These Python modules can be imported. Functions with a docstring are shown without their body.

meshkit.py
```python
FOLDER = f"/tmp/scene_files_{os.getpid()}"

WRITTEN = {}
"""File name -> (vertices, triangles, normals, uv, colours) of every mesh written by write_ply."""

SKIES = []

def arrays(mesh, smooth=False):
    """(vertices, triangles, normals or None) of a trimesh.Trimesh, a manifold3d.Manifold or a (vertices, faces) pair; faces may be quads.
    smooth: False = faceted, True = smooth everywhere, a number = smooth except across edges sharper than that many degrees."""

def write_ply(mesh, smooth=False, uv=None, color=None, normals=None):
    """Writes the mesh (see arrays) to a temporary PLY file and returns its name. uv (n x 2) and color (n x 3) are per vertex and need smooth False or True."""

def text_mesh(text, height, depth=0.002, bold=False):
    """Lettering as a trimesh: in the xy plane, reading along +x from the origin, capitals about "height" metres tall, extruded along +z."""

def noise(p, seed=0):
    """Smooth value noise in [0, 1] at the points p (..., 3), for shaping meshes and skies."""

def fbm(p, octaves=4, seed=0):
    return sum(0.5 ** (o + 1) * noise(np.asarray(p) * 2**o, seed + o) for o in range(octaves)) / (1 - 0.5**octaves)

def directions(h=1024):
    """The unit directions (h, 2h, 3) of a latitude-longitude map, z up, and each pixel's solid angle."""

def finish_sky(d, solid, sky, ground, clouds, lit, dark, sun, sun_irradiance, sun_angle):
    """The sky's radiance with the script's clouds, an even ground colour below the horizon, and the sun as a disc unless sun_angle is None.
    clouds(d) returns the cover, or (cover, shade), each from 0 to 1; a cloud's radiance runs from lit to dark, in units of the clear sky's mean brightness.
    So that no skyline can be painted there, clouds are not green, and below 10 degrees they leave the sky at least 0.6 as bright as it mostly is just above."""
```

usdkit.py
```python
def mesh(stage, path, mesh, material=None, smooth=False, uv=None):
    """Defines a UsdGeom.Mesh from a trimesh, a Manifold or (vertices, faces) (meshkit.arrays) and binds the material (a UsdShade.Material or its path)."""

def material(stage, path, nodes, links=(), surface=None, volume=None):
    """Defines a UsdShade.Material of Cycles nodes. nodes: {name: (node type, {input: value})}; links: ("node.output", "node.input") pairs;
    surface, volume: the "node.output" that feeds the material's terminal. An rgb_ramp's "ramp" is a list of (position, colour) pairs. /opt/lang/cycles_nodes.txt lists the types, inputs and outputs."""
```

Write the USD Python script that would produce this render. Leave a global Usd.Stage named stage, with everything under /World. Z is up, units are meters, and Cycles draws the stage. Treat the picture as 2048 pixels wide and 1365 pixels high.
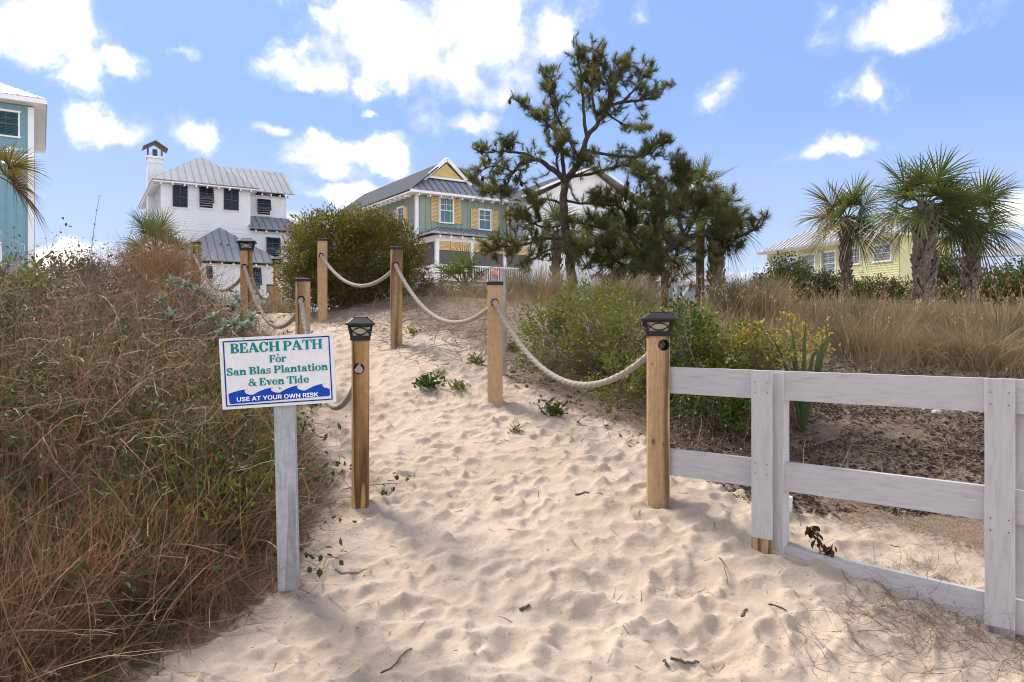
import math, numpy as np, trimesh, usdkit, meshkit
import manifold3d as m3
from pxr import Usd, UsdGeom, UsdLux, UsdShade, Gf, Sdf, Vt
from shapely.geometry import Polygon, Point, LineString, box as sbox
from shapely import affinity
from shapely.ops import unary_union
from scipy.interpolate import RBFInterpolator
from scipy.ndimage import map_coordinates, gaussian_filter

stage = Usd.Stage.CreateInMemory()
UsdGeom.Xform.Define(stage, '/World')
UsdGeom.Scope.Define(stage, '/World/Looks')

# ---------------------------------------------------------------- camera, sky, sun, exposure
F, HOR, EZ = 1450.0, 655.0, 1.5          # focal length in pixels of a 2048 wide picture, horizon row, eye height
cam = UsdGeom.Camera.Define(stage, '/World/camera')
cam.CreateHorizontalApertureAttr(36.0)
cam.CreateFocalLengthAttr(F * 36.0 / 2048)
cam.CreateVerticalApertureOffsetAttr(-(682.5 - HOR) * 36.0 / 2048)
cam.CreateClippingRangeAttr((0.05, 5000.0))
cam.CreateExposureAttr(2.2)
cam.AddTranslateOp().Set((0, 0, EZ))
cam.AddRotateXOp().Set(90.0)

SUN_AZ, SUN_EL = math.radians(-48), math.radians(50)
sun = UsdLux.DistantLight.Define(stage, '/World/sun')
sun.CreateNormalizeAttr(True)
sun.CreateIntensityAttr(0.4)
sun.CreateAngleAttr(18.0)
sun.CreateColorAttr(Gf.Vec3f(1.0, 0.93, 0.82))
sun.AddRotateZOp().Set(math.degrees(-SUN_AZ))
sun.AddRotateXOp().Set(-(90 - math.degrees(SUN_EL)))


def skydir(px, py):
    d = np.array([(px - 1024) / F, 1.0, (HOR - py) / F])
    return d / np.linalg.norm(d)


def build_sky():
    n = {'sky': ('sky_texture', {'sky_type': 'single_scattering', 'sun_disc': False, 'sun_elevation': SUN_EL, 'sun_rotation': SUN_AZ,
                                 'air_density': 1.0, 'aerosol_density': 0.6, 'ozone_density': 1.0}),
         'tc': ('texture_coordinate', {}),
         'wn': ('noise_texture', {'scale': 9.0, 'detail': 7.0, 'roughness': 0.58}),
         'wa': ('vector_math', {'math_type': 'subtract', 'vector2': (0.5, 0.5, 0.5)}),
         'ws': ('vector_math', {'math_type': 'scale', 'scale': 0.075}),
         'wd': ('vector_math', {'math_type': 'add'})}
    l = [('tc.generated', 'wn.vector'), ('wn.color', 'wa.vector1'), ('wa.vector', 'ws.vector1'), ('ws.vector', 'wd.vector1'), ('tc.generated', 'wd.vector2')]
    # clouds by direction: (column, row, half width, half height, weight) as seen from the path
    cl = [(800, 85, 200, 85, 1), (960, 50, 190, 110, 1), (640, 150, 95, 45, .9), (880, 150, 120, 60, 1), (930, 242, 95, 26, 1), (1010, 190, 70, 40, .7), (720, 60, 110, 60, .7),
          (60, 50, 130, 75, 1), (75, 110, 60, 30, .8), (222, 108, 52, 40, .95), (345, 100, 50, 18, .4), (228, 265, 62, 32, 1), (388, 272, 44, 32, 1), (540, 264, 28, 17, .9),
          (700, 312, 120, 38, 1), (650, 350, 100, 30, .7), (690, 390, 120, 26, .95), (600, 325, 70, 26, .6), (740, 232, 26, 15, .5), (1282, 38, 26, 34, .75), (1445, 185, 48, 46, .95), (1735, 176, 68, 44, .95),
          (1790, 45, 120, 55, 1), (1830, 10, 130, 40, .9), (1640, 308, 85, 16, .9), (2060, 420, 55, 40, .9), (1040, 385, 34, 14, .8), (1480, 556, 90, 22, .7), (100, 492, 110, 18, .6),
          (170, 525, 140, 30, .7), (610, 450, 60, 25, .7), (1390, 345, 60, 28, .5)]
    prev = None
    for i, (px, py, rx, ry, w) in enumerate(cl):
        d = skydir(px, py)
        k = 1.0 / np.linalg.norm([(px - 1024) / F, 1, (HOR - py) / F])
        n[f's{i}'] = ('vector_math', {'math_type': 'subtract', 'vector2': tuple(d)})
        n[f'm{i}'] = ('vector_math', {'math_type': 'multiply', 'vector2': (F / rx / k, 3.0, F / ry / k)})
        n[f'g{i}'] = ('vector_math', {'math_type': 'length'})
        n[f'r{i}'] = ('map_range', {'from_min': 0.0, 'from_max': 2.0, 'to_min': w * 1.0, 'to_max': -1.0, 'clamp': True})
        l += [('wd.vector', f's{i}.vector1'), (f's{i}.vector', f'm{i}.vector1'), (f'm{i}.vector', f'g{i}.vector1'), (f'g{i}.value', f'r{i}.value')]
        if prev:
            n[f'x{i}'] = ('math', {'math_type': 'maximum'})
            l += [(prev, f'x{i}.value1'), (f'r{i}.result', f'x{i}.value2')]
            prev = f'x{i}.value'
        else:
            prev = 'r0.result'
    # the same kind of scattered cloud goes on over the rest of the sky
    n['on'] = ('noise_texture', {'scale': 3.2, 'detail': 2.0, 'roughness': 0.5})
    n['om'] = ('map_range', {'from_min': 0.41, 'from_max': 0.61, 'to_min': -1.0, 'to_max': 1.0, 'clamp': True})
    n['sp'] = ('separate_xyz', {})
    n['fm'] = ('map_range', {'from_min': 0.42, 'from_max': 0.60, 'to_min': 0.0, 'to_max': -2.0, 'clamp': True})
    n['oa'] = ('math', {'math_type': 'add'})
    n['ox'] = ('math', {'math_type': 'maximum'})
    l += [('wd.vector', 'on.vector'), ('on.fac', 'om.value'), ('tc.generated', 'sp.vector'), ('sp.y', 'fm.value'), ('om.result', 'oa.value1'), ('fm.result', 'oa.value2'), ('oa.value', 'ox.value1'), (prev, 'ox.value2')]
    # ragged edges
    n['en'] = ('noise_texture', {'scale': 17.0, 'detail': 7.0, 'roughness': 0.55})
    n['em'] = ('map_range', {'from_min': 0.25, 'from_max': 0.75, 'to_min': -0.7, 'to_max': 0.7, 'clamp': False})
    n['ea'] = ('math', {'math_type': 'add'})
    n['cov'] = ('map_range', {'range_type': 'smoothstep', 'from_min': -0.46, 'from_max': 0.80, 'to_min': 0.0, 'to_max': 1.0, 'clamp': True})
    n['cp'] = ('math', {'math_type': 'power', 'value2': 2.1})
    l += [('wd.vector', 'en.vector'), ('en.fac', 'em.value'), ('ox.value', 'ea.value1'), ('em.result', 'ea.value2'), ('ea.value', 'cov.value')]
    # cloud tone: white with soft grey hearts
    n['tn'] = ('noise_texture', {'scale': 14.0, 'detail': 4.0, 'roughness': 0.5})
    n['tr'] = ('rgb_ramp', {'ramp': [(0.36, (4.1, 4.15, 4.25)), (0.50, (5.4, 5.3, 5.1)), (0.64, (14.5, 13.1, 11.2))]})
    l += [('tc.generated', 'tn.vector'), ('tn.fac', 'tr.fac')]
    # pale veil that thickens to the horizon
    n['vz'] = ('map_range', {'from_min': 0.0, 'from_max': 0.42, 'to_min': 0.90, 'to_max': 0.82, 'clamp': True})
    n['veil'] = ('mix', {'mix_type': 'mix', 'color2': (1.18, 1.90, 3.75)})
    n['hz'] = ('map_range', {'from_min': 0.0, 'from_max': 0.27, 'to_min': 0.85, 'to_max': 0.0, 'clamp': True})
    n['low'] = ('mix', {'mix_type': 'mix', 'color2': (2.9, 3.3, 4.1)})
    n['mixc'] = ('mix', {'mix_type': 'mix'})
    n['bg'] = ('background_shader', {'strength': 0.055})
    l += [('sp.z', 'vz.value'), ('vz.result', 'veil.fac'), ('sky.color', 'veil.color1'), ('sp.z', 'hz.value'), ('hz.result', 'low.fac'), ('veil.color', 'low.color1'), ('low.color', 'mixc.color1'), ('tr.color', 'mixc.color2'), ('cov.result', 'cp.value1'), ('cp.value', 'mixc.fac'), ('mixc.color', 'bg.color')]
    m = usdkit.material(stage, '/World/Looks/sky_air', n, l, surface='bg.background')
    d = UsdLux.DomeLight.Define(stage, '/World/sky')
    UsdShade.MaterialBindingAPI.Apply(d.GetPrim()).Bind(m)
    d.GetPrim().SetCustomDataByKey('kind', 'structure')


build_sky()

# ---------------------------------------------------------------- naming, things, parts
_names = {}


def uniq(parent, name):
    n = _names.get((parent, name), -1) + 1
    _names[(parent, name)] = n
    return name if n == 0 else f'{name}_{n:03d}'


def tag(prim, label=None, cat=None, group=None, kind=None):
    for k, v in (('label', label), ('category', cat), ('group', group), ('kind', kind)):
        if v:
            prim.SetCustomDataByKey(k, v)


class Node:
    def __init__(self, path, org, prim):
        self.path, self.org, self.prim = path, org, prim


def thing(name, label, cat, loc=(0, 0, 0), group=None, kind=None):
    path = '/World/' + uniq('/World', name)
    x = UsdGeom.Xform.Define(stage, path)
    loc = np.asarray(loc, float)
    x.AddTranslateOp().Set(Gf.Vec3d(*map(float, loc)))
    tag(x.GetPrim(), label, cat, group, kind)
    return Node(path, loc, x.GetPrim())


def part(parent, name, mesh, mat, label=None, smooth=False, kind=None, prim_vars=None):
    """A mesh given in world coordinates as a child of a thing or of one of its parts."""
    path = parent.path + '/' + uniq(parent.path, name)
    if isinstance(mesh, MB):
        mesh = mesh.get()
    v, f, n = meshkit.arrays(mesh, smooth)
    v = v - parent.org
    m = UsdGeom.Mesh.Define(stage, path)
    m.CreatePointsAttr(Vt.Vec3fArray.FromNumpy(v.astype(np.float32)))
    m.CreateFaceVertexCountsAttr(Vt.IntArray.FromNumpy(np.full(len(f), 3, np.int32)))
    m.CreateFaceVertexIndicesAttr(Vt.IntArray.FromNumpy(f.astype(np.int32).ravel()))
    m.CreateSubdivisionSchemeAttr('none')
    if n is not None:
        m.CreateNormalsAttr(Vt.Vec3fArray.FromNumpy(n.astype(np.float32)))
        m.SetNormalsInterpolation('vertex')
    for k, a in (prim_vars or {}).items():
        UsdGeom.PrimvarsAPI(m).CreatePrimvar(k, Sdf.ValueTypeNames.FloatArray, 'vertex').Set(Vt.FloatArray.FromNumpy(np.asarray(a, np.float32)))
    UsdShade.MaterialBindingAPI.Apply(m.GetPrim()).Bind(mat)
    tag(m.GetPrim(), label, kind=kind)
    return Node(path, parent.org, m.GetPrim())


ROOT = Node('/World', np.zeros(3), None)


def solo(name, mesh, mat, label=None, cat=None, group=None, kind=None, smooth=False, prim_vars=None):
    n = part(ROOT, name, mesh, mat, smooth=smooth, prim_vars=prim_vars)
    tag(n.prim, label, cat, group, kind)
    return n


class MB:
    """Collects triangles into one mesh."""

    def __init__(self):
        self.v, self.f, self.n = [], [], 0

    def add(self, v, f):
        v, f = np.asarray(v, float), np.asarray(f, int)
        if f.shape[1] == 4:
            f = np.vstack([f[:, [0, 1, 2]], f[:, [0, 2, 3]]])
        self.v.append(v)
        self.f.append(f + self.n)
        self.n += len(v)
        return self

    def mesh(self, m):
        v, f, _ = meshkit.arrays(m)
        return self.add(v, f)

    def box(self, c, ax, ay, az):
        """centre and three half-axis vectors"""
        c, ax, ay, az = (np.asarray(q, float) for q in (c, ax, ay, az))
        s = np.array([[i, j, k] for i in (-1, 1) for j in (-1, 1) for k in (-1, 1)], float)
        v = c + s[:, :1] * ax + s[:, 1:2] * ay + s[:, 2:] * az
        f = np.array([[0, 1, 3, 2], [4, 6, 7, 5], [0, 4, 5, 1], [2, 3, 7, 6], [0, 2, 6, 4], [1, 5, 7, 3]])
        if np.dot(np.cross(ax, ay), az) < 0:
            f = f[:, ::-1]
        return self.add(v, f)

    def get(self):
        return np.vstack(self.v), np.vstack(self.f)


def P(px, py, d):
    return np.array([(px - 1024) / F * d, d, EZ + (HOR - py) / F * d])


# ---------------------------------------------------------------- materials
_m = {}


def look(name, nodes, links, surface):
    m = usdkit.material(stage, '/World/Looks/' + name, nodes, links, surface=surface)
    _m[name] = m
    return m


def paint(name, c1, c2=None, scale=6.0, stretch=(1, 1, 1), rough=0.55, bump=0.0, bscale=40.0, detail=5.0, metal=0.0, spec=0.5, dist=0.004, ramp=(0.35, 0.7), extra=None):
    c2 = c2 or tuple(x * 0.8 for x in c1)
    n = {'tc': ('texture_coordinate', {}), 'oi': ('object_info', {}), 'ad': ('vector_math', {'math_type': 'add'}),
         'mp': ('mapping', {'scale': stretch}), 'no': ('noise_texture', {'scale': scale, 'detail': detail, 'roughness': 0.6}),
         'ra': ('rgb_ramp', {'ramp': [(ramp[0], c1), (ramp[1], c2)] if extra is None else extra}),
         'p': ('principled_bsdf', {'roughness': rough, 'metallic': metal, 'specular_ior_level': spec})}
    l = [('tc.object', 'ad.vector1'), ('oi.location', 'ad.vector2'), ('ad.vector', 'mp.vector'), ('mp.vector', 'no.vector'), ('no.fac', 'ra.fac'), ('ra.color', 'p.base_color')]
    if bump:
        n['bn'] = ('noise_texture', {'scale': bscale, 'detail': 4.0, 'roughness': 0.6})
        n['bu'] = ('bump', {'strength': bump, 'distance': dist})
        l += [('mp.vector', 'bn.vector'), ('bn.fac', 'bu.height'), ('bu.normal', 'p.normal')]
    return look(name, n, l, 'p.BSDF')


def wood(name, light, mid, dark, weather=None):
    n = {'tc': ('texture_coordinate', {}), 'oi': ('object_info', {}), 'lo': ('vector_math', {'math_type': 'scale', 'scale': 3.7}), 'ad': ('vector_math', {'math_type': 'add'}),
         'mp': ('mapping', {'scale': (1, 1, 0.07), 'rotation': (0.02, 0.03, 0)}),
         'wn': ('noise_texture', {'scale': 5.0, 'detail': 3.0}), 'ws': ('vector_math', {'math_type': 'scale', 'scale': 0.05}), 'wd': ('vector_math', {'math_type': 'add'}),
         'wv': ('wave_texture', {'wave_type': 'rings', 'rings_direction': 'z', 'profile': 'saw', 'scale': 17.0, 'distortion': 1.0, 'detail': 2.0, 'detail_scale': 1.5}),
         'fi': ('noise_texture', {'scale': 160.0, 'detail': 3.0}), 'bl': ('noise_texture', {'scale': 30.0, 'detail': 3.0}),
         'ra': ('rgb_ramp', {'ramp': [(0.0, light), (0.45, light), (0.68, mid), (0.88, dark), (0.97, dark), (1.0, light)]}),
         'rb': ('rgb_ramp', {'ramp': [(0.3, (0.75, 0.75, 0.75)), (0.7, (1.12, 1.1, 1.06))]}),
         'rc': ('rgb_ramp', {'ramp': [(0.3, (0.84, 0.82, 0.80)), (0.7, (1.08, 1.08, 1.08))]}),
         'm1': ('mix', {'mix_type': 'multiply', 'fac': 0.8}), 'm2': ('mix', {'mix_type': 'multiply', 'fac': 0.8}),
         'bu': ('bump', {'strength': 0.5, 'distance': 0.002}), 'p': ('principled_bsdf', {'roughness': 0.75, 'specular_ior_level': 0.25})}
    l = [('oi.location', 'lo.vector1'), ('tc.object', 'ad.vector1'), ('lo.vector', 'ad.vector2'), ('ad.vector', 'mp.vector'), ('mp.vector', 'wn.vector'), ('wn.color', 'ws.vector1'), ('ws.vector', 'wd.vector1'), ('mp.vector', 'wd.vector2'),
         ('wd.vector', 'wv.vector'), ('mp.vector', 'fi.vector'), ('ad.vector', 'bl.vector'), ('wv.fac', 'ra.fac'), ('fi.fac', 'rb.fac'), ('bl.fac', 'rc.fac'),
         ('ra.color', 'm1.color1'), ('rb.color', 'm1.color2'), ('m1.color', 'm2.color1'), ('rc.color', 'm2.color2'), ('m2.color', 'p.base_color'), ('fi.fac', 'bu.height'), ('bu.normal', 'p.normal')]
    return look(name, n, l, 'p.BSDF')


def leafy(name, cols, trans=0.35, rough=0.55, spec=0.3, patch=None, tint=None):
    """cols: colours over the leaves at random; patch: (scale, colours) a second ramp in drifts over the plant."""
    n = {'g': ('geometry', {}), 'ra': ('rgb_ramp', {'ramp': cols}), 'p': ('principled_bsdf', {'roughness': rough, 'specular_ior_level': spec}), 't': ('translucent_bsdf', {}), 'mx': ('mix_closure', {'fac': trans})}
    l = [('g.random_per_island', 'ra.fac')]
    col = 'ra.color'
    if patch:
        n['no'] = ('noise_texture', {'scale': patch[0], 'detail': 3.0})
        n['rb'] = ('rgb_ramp', {'ramp': patch[1]})
        n['mu'] = ('mix', {'mix_type': 'multiply', 'fac': 1.0})
        l += [('g.position', 'no.vector'), ('no.fac', 'rb.fac'), (col, 'mu.color1'), ('rb.color', 'mu.color2')]
        col = 'mu.color'
    l += [(col, 'p.base_color'), (col, 't.color'), ('p.BSDF', 'mx.closure1'), ('t.BSDF', 'mx.closure2')]
    return look(name, n, l, 'mx.closure')


DR = [(0.35, (0.62, 0.62, 0.62)), (0.65, (1.25, 1.2, 1.1))]
WOOD = wood('treated_wood', (0.37, 0.222, 0.098), (0.27, 0.152, 0.06), (0.095, 0.05, 0.02))
WOOD2 = wood('treated_wood_pale', (0.40, 0.265, 0.145), (0.31, 0.195, 0.10), (0.13, 0.078, 0.04))
GREYWOOD = wood('painted_grey_wood', (0.34, 0.36, 0.38), (0.32, 0.335, 0.35), (0.23, 0.24, 0.25))
STAKEWOOD = wood('weathered_wood', (0.30, 0.28, 0.26), (0.25, 0.23, 0.215), (0.15, 0.14, 0.13))
BLACK = paint('black_plastic', (0.012, 0.012, 0.014), (0.02, 0.02, 0.023), rough=0.55, bump=0.15, bscale=120, spec=0.22)
LENS = look('lamp_lens', {'p': ('principled_bsdf', {'base_color': (0.72, 0.66, 0.48), 'roughness': 0.25, 'transmission_weight': 0.3})}, [], 'p.BSDF')
HOLE = paint('hole_dark_wood', (0.05, 0.03, 0.015), (0.03, 0.018, 0.01), rough=0.9)
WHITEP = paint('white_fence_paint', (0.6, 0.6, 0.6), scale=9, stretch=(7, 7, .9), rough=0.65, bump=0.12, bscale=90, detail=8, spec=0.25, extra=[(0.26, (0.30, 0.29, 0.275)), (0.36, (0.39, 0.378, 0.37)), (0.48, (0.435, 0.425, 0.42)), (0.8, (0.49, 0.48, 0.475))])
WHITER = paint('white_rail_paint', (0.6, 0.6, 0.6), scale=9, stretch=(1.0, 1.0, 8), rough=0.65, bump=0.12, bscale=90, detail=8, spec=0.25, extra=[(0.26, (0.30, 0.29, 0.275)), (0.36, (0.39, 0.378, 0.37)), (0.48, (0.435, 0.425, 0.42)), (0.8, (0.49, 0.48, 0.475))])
SIGNW = paint('sign_white', (0.7, 0.7, 0.7), scale=34, rough=0.45, detail=8, extra=[(0.24, (0.30, 0.29, 0.28)), (0.33, (0.58, 0.58, 0.575)), (0.8, (0.64, 0.64, 0.635))])
TEAL = paint('teal_ink', (0.005, 0.20, 0.21), (0.008, 0.17, 0.18), rough=0.7, spec=0.12)
NAVY = paint('navy_ink', (0.012, 0.045, 0.20), (0.01, 0.04, 0.17), rough=0.7, spec=0.12)
BLUE = paint('blue_ink', (0.008, 0.055, 0.36), (0.008, 0.05, 0.31), rough=0.7, spec=0.12)
INKW = paint('white_ink', (0.80, 0.80, 0.80), (0.76, 0.76, 0.76), rough=0.45)
SCREW = paint('screw_steel', (0.10, 0.09, 0.08), (0.16, 0.14, 0.12), rough=0.5, metal=0.6)
ROPE = paint('rope_fibre', (0.36, 0.315, 0.265), (0.22, 0.185, 0.15), scale=90, rough=0.9, bump=0.6, bscale=180, spec=0.1, dist=0.003)
PVC = paint('white_pipe', (0.75, 0.75, 0.74), (0.65, 0.65, 0.63), rough=0.4)
PINK = paint('pink_tape', (0.85, 0.22, 0.24), (0.75, 0.18, 0.2), rough=0.5)
# ---------------------------------------------------------------- the ground
_cp = []


def cp(px, py, d):
    p = P(px, py, d)
    _cp.append((p[0], p[1], p[2]))


for px, s, py in [(1315, 365, 990), (720, 360, 1025), (578, 442, 1160), (1528, 400, 1085), (1990, 479, 1285), (990, 261, 810), (793, 200, 700), (645, 163, 650),
                  (606, 240, 790), (493, 191, 685), (392, 140, 620), (554, 110, 640), (540, 107, 650)]:
    cp(px, py, F / s)
for a in [(1024, 1365, 2.82), (1024, 1200, 3.19), (1024, 1000, 3.98), (850, 850, 5.06), (840, 764, 6.0), (740, 699, 7.25), (560, 660, 9.0), (530, 645, 11.0),
          (720, 603, 9.3), (850, 588, 9.6), (1000, 618, 8.6), (1100, 680, 7.0), (900, 650, 7.6), (1000, 700, 6.6), (1200, 850, 5.2), (1200, 780, 5.8), (1290, 890, 4.6), (1420, 850, 5.0),
          (1450, 960, 4.3), (1640, 1000, 4.1), (1800, 900, 4.8), (1800, 830, 5.3), (1900, 1000, 4.1), (2000, 1100, 3.5), (1700, 760, 6.0), (2048, 760, 5.8), (1700, 690, 8.0), (1900, 650, 10.0), (1500, 640, 10.0),
          (1700, 1050, 3.75), (1950, 1170, 3.3), (2048, 1365, 2.85), (300, 1300, 2.92), (1500, 1365, 2.84), (1300, 1200, 3.2), (1700, 1250, 3.05),
          (800, 1200, 3.2), (690, 1000, 4.05), (640, 900, 4.75), (540, 850, 4.75)]:
    cp(*a)
_cp += [(x, y, z + EZ) for x, y, z in [(-1.4, 3.2, -1.18), (-2.2, 3.2, -1.1), (-1.7, 4.2, -.82), (-2.8, 4.2, -.62), (-1.9, 5.2, -.6), (-2.3, 5.5, -.4), (-3.3, 5.2, -.3), (-2.6, 6.5, 0.0), (-3.0, 7.5, .2),
        (-4.5, 6.5, .0), (-5.5, 8, .08), (-3.6, 9, .22), (-8, 9, .0), (-1.5, 2.2, -1.32), (-3, 2.2, -1.2), (-5, 4, -.5), (-8, 4, -.6), (0, 0, -1.5), (3, 0, -1.5), (-3, 0, -1.45), (0, -4, -1.5), (6, 3, -1.3), (9, 6, -.6),
        (8, 10, .0), (14, 12, .1), (0, 14, .42), (3, 14, .35), (8, 15, .3), (-8, 15, .2), (-15, 15, .1), (14, 18, .4), (0, 22, .5), (-20, 25, .2), (20, 25, .4), (0, 40, .5), (-25, 45, .3), (25, 45, .4), (-38, 20, 0), (38, 20, 0.2), (0, 75, .2), (-38, 70, .2), (38, 70, .2)]]
_cp = np.array(_cp)
_gx, _gy = np.arange(-40, 40.01, .2), np.arange(-6, 80.01, .2)
_X, _Y = np.meshgrid(_gx, _gy)
_rbf = RBFInterpolator(_cp[:, :2], _cp[:, 2], kernel='linear', neighbors=40, smoothing=0.0)
_H = gaussian_filter(_rbf(np.stack([_X.ravel(), _Y.ravel()], 1)).reshape(_X.shape), 1.3)


def G(x, y):
    """height of the smooth ground"""
    x, y = np.broadcast_arrays(np.asarray(x, float), np.asarray(y, float))
    q = np.stack([np.clip((y + 6) / .2, 0, _H.shape[0] - 1).ravel(), np.clip((x + 40) / .2, 0, _H.shape[1] - 1).ravel()])
    h = map_coordinates(_H, q, order=1).reshape(x.shape)
    r = np.clip((np.hypot(x, y - 30) - 45) / 40, 0, 1)
    return h * (1 - r) + (EZ + .1) * r


def gpt(px, py, d0=2.2, d1=60):
    """where the ray through a picture point meets the ground"""
    d = np.arange(d0, d1, .01)
    x, z = (px - 1024) / F * d, EZ + (HOR - py) / F * d
    k = np.nonzero(z <= G(x, d))[0]
    k = k[0] if len(k) else len(d) - 1
    return np.array([x[k], d[k], float(G(x[k], d[k]))])


_ley = [(2.0, -1.6), (2.82, -1.42), (2.98, -1.25), (3.25, -1.08), (4.0, -1.12), (4.7, -1.45), (5.4, -1.70), (6.0, -1.82), (7.2, -2.5), (8.5, -3.3), (10, -4.5), (12, -5.2), (14, -5.6), (40, -12)]
_rey = [(2.0, 2.6), (3.0, 2.2), (3.5, 1.9), (4.0, 1.35), (4.6, .82), (5.2, .45), (5.8, -.05), (6.6, -.35), (7.4, -.9), (8.9, -2.0), (10.5, -3.1), (13, -4.0), (40, -9)]
_lle = [(2.0, -1.6), (2.82, -1.42), (3.25, -1.08), (4.0, -.90), (4.7, -1.2), (5.4, -1.6), (6.0, -1.82), (7.2, -2.5), (10, -4.5), (14, -5.6), (40, -12)]
LLE = lambda y: np.interp(y, *zip(*_lle))
LE = lambda y: np.interp(y, *zip(*_ley))
RE = lambda y: np.interp(y, *zip(*_rey))
nz = lambda x, y, s, seed=0: meshkit.fbm(np.stack([np.asarray(x) * s, np.asarray(y) * s, np.zeros_like(np.asarray(x, float))], -1), 4, seed)


def grow(a, b, s, g):
    out = [a]
    while (b - out[-1]) * np.sign(b - a) > 0:
        out.append(out[-1] + s * np.sign(b - a))
        s *= g
    return out[1:]


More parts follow.
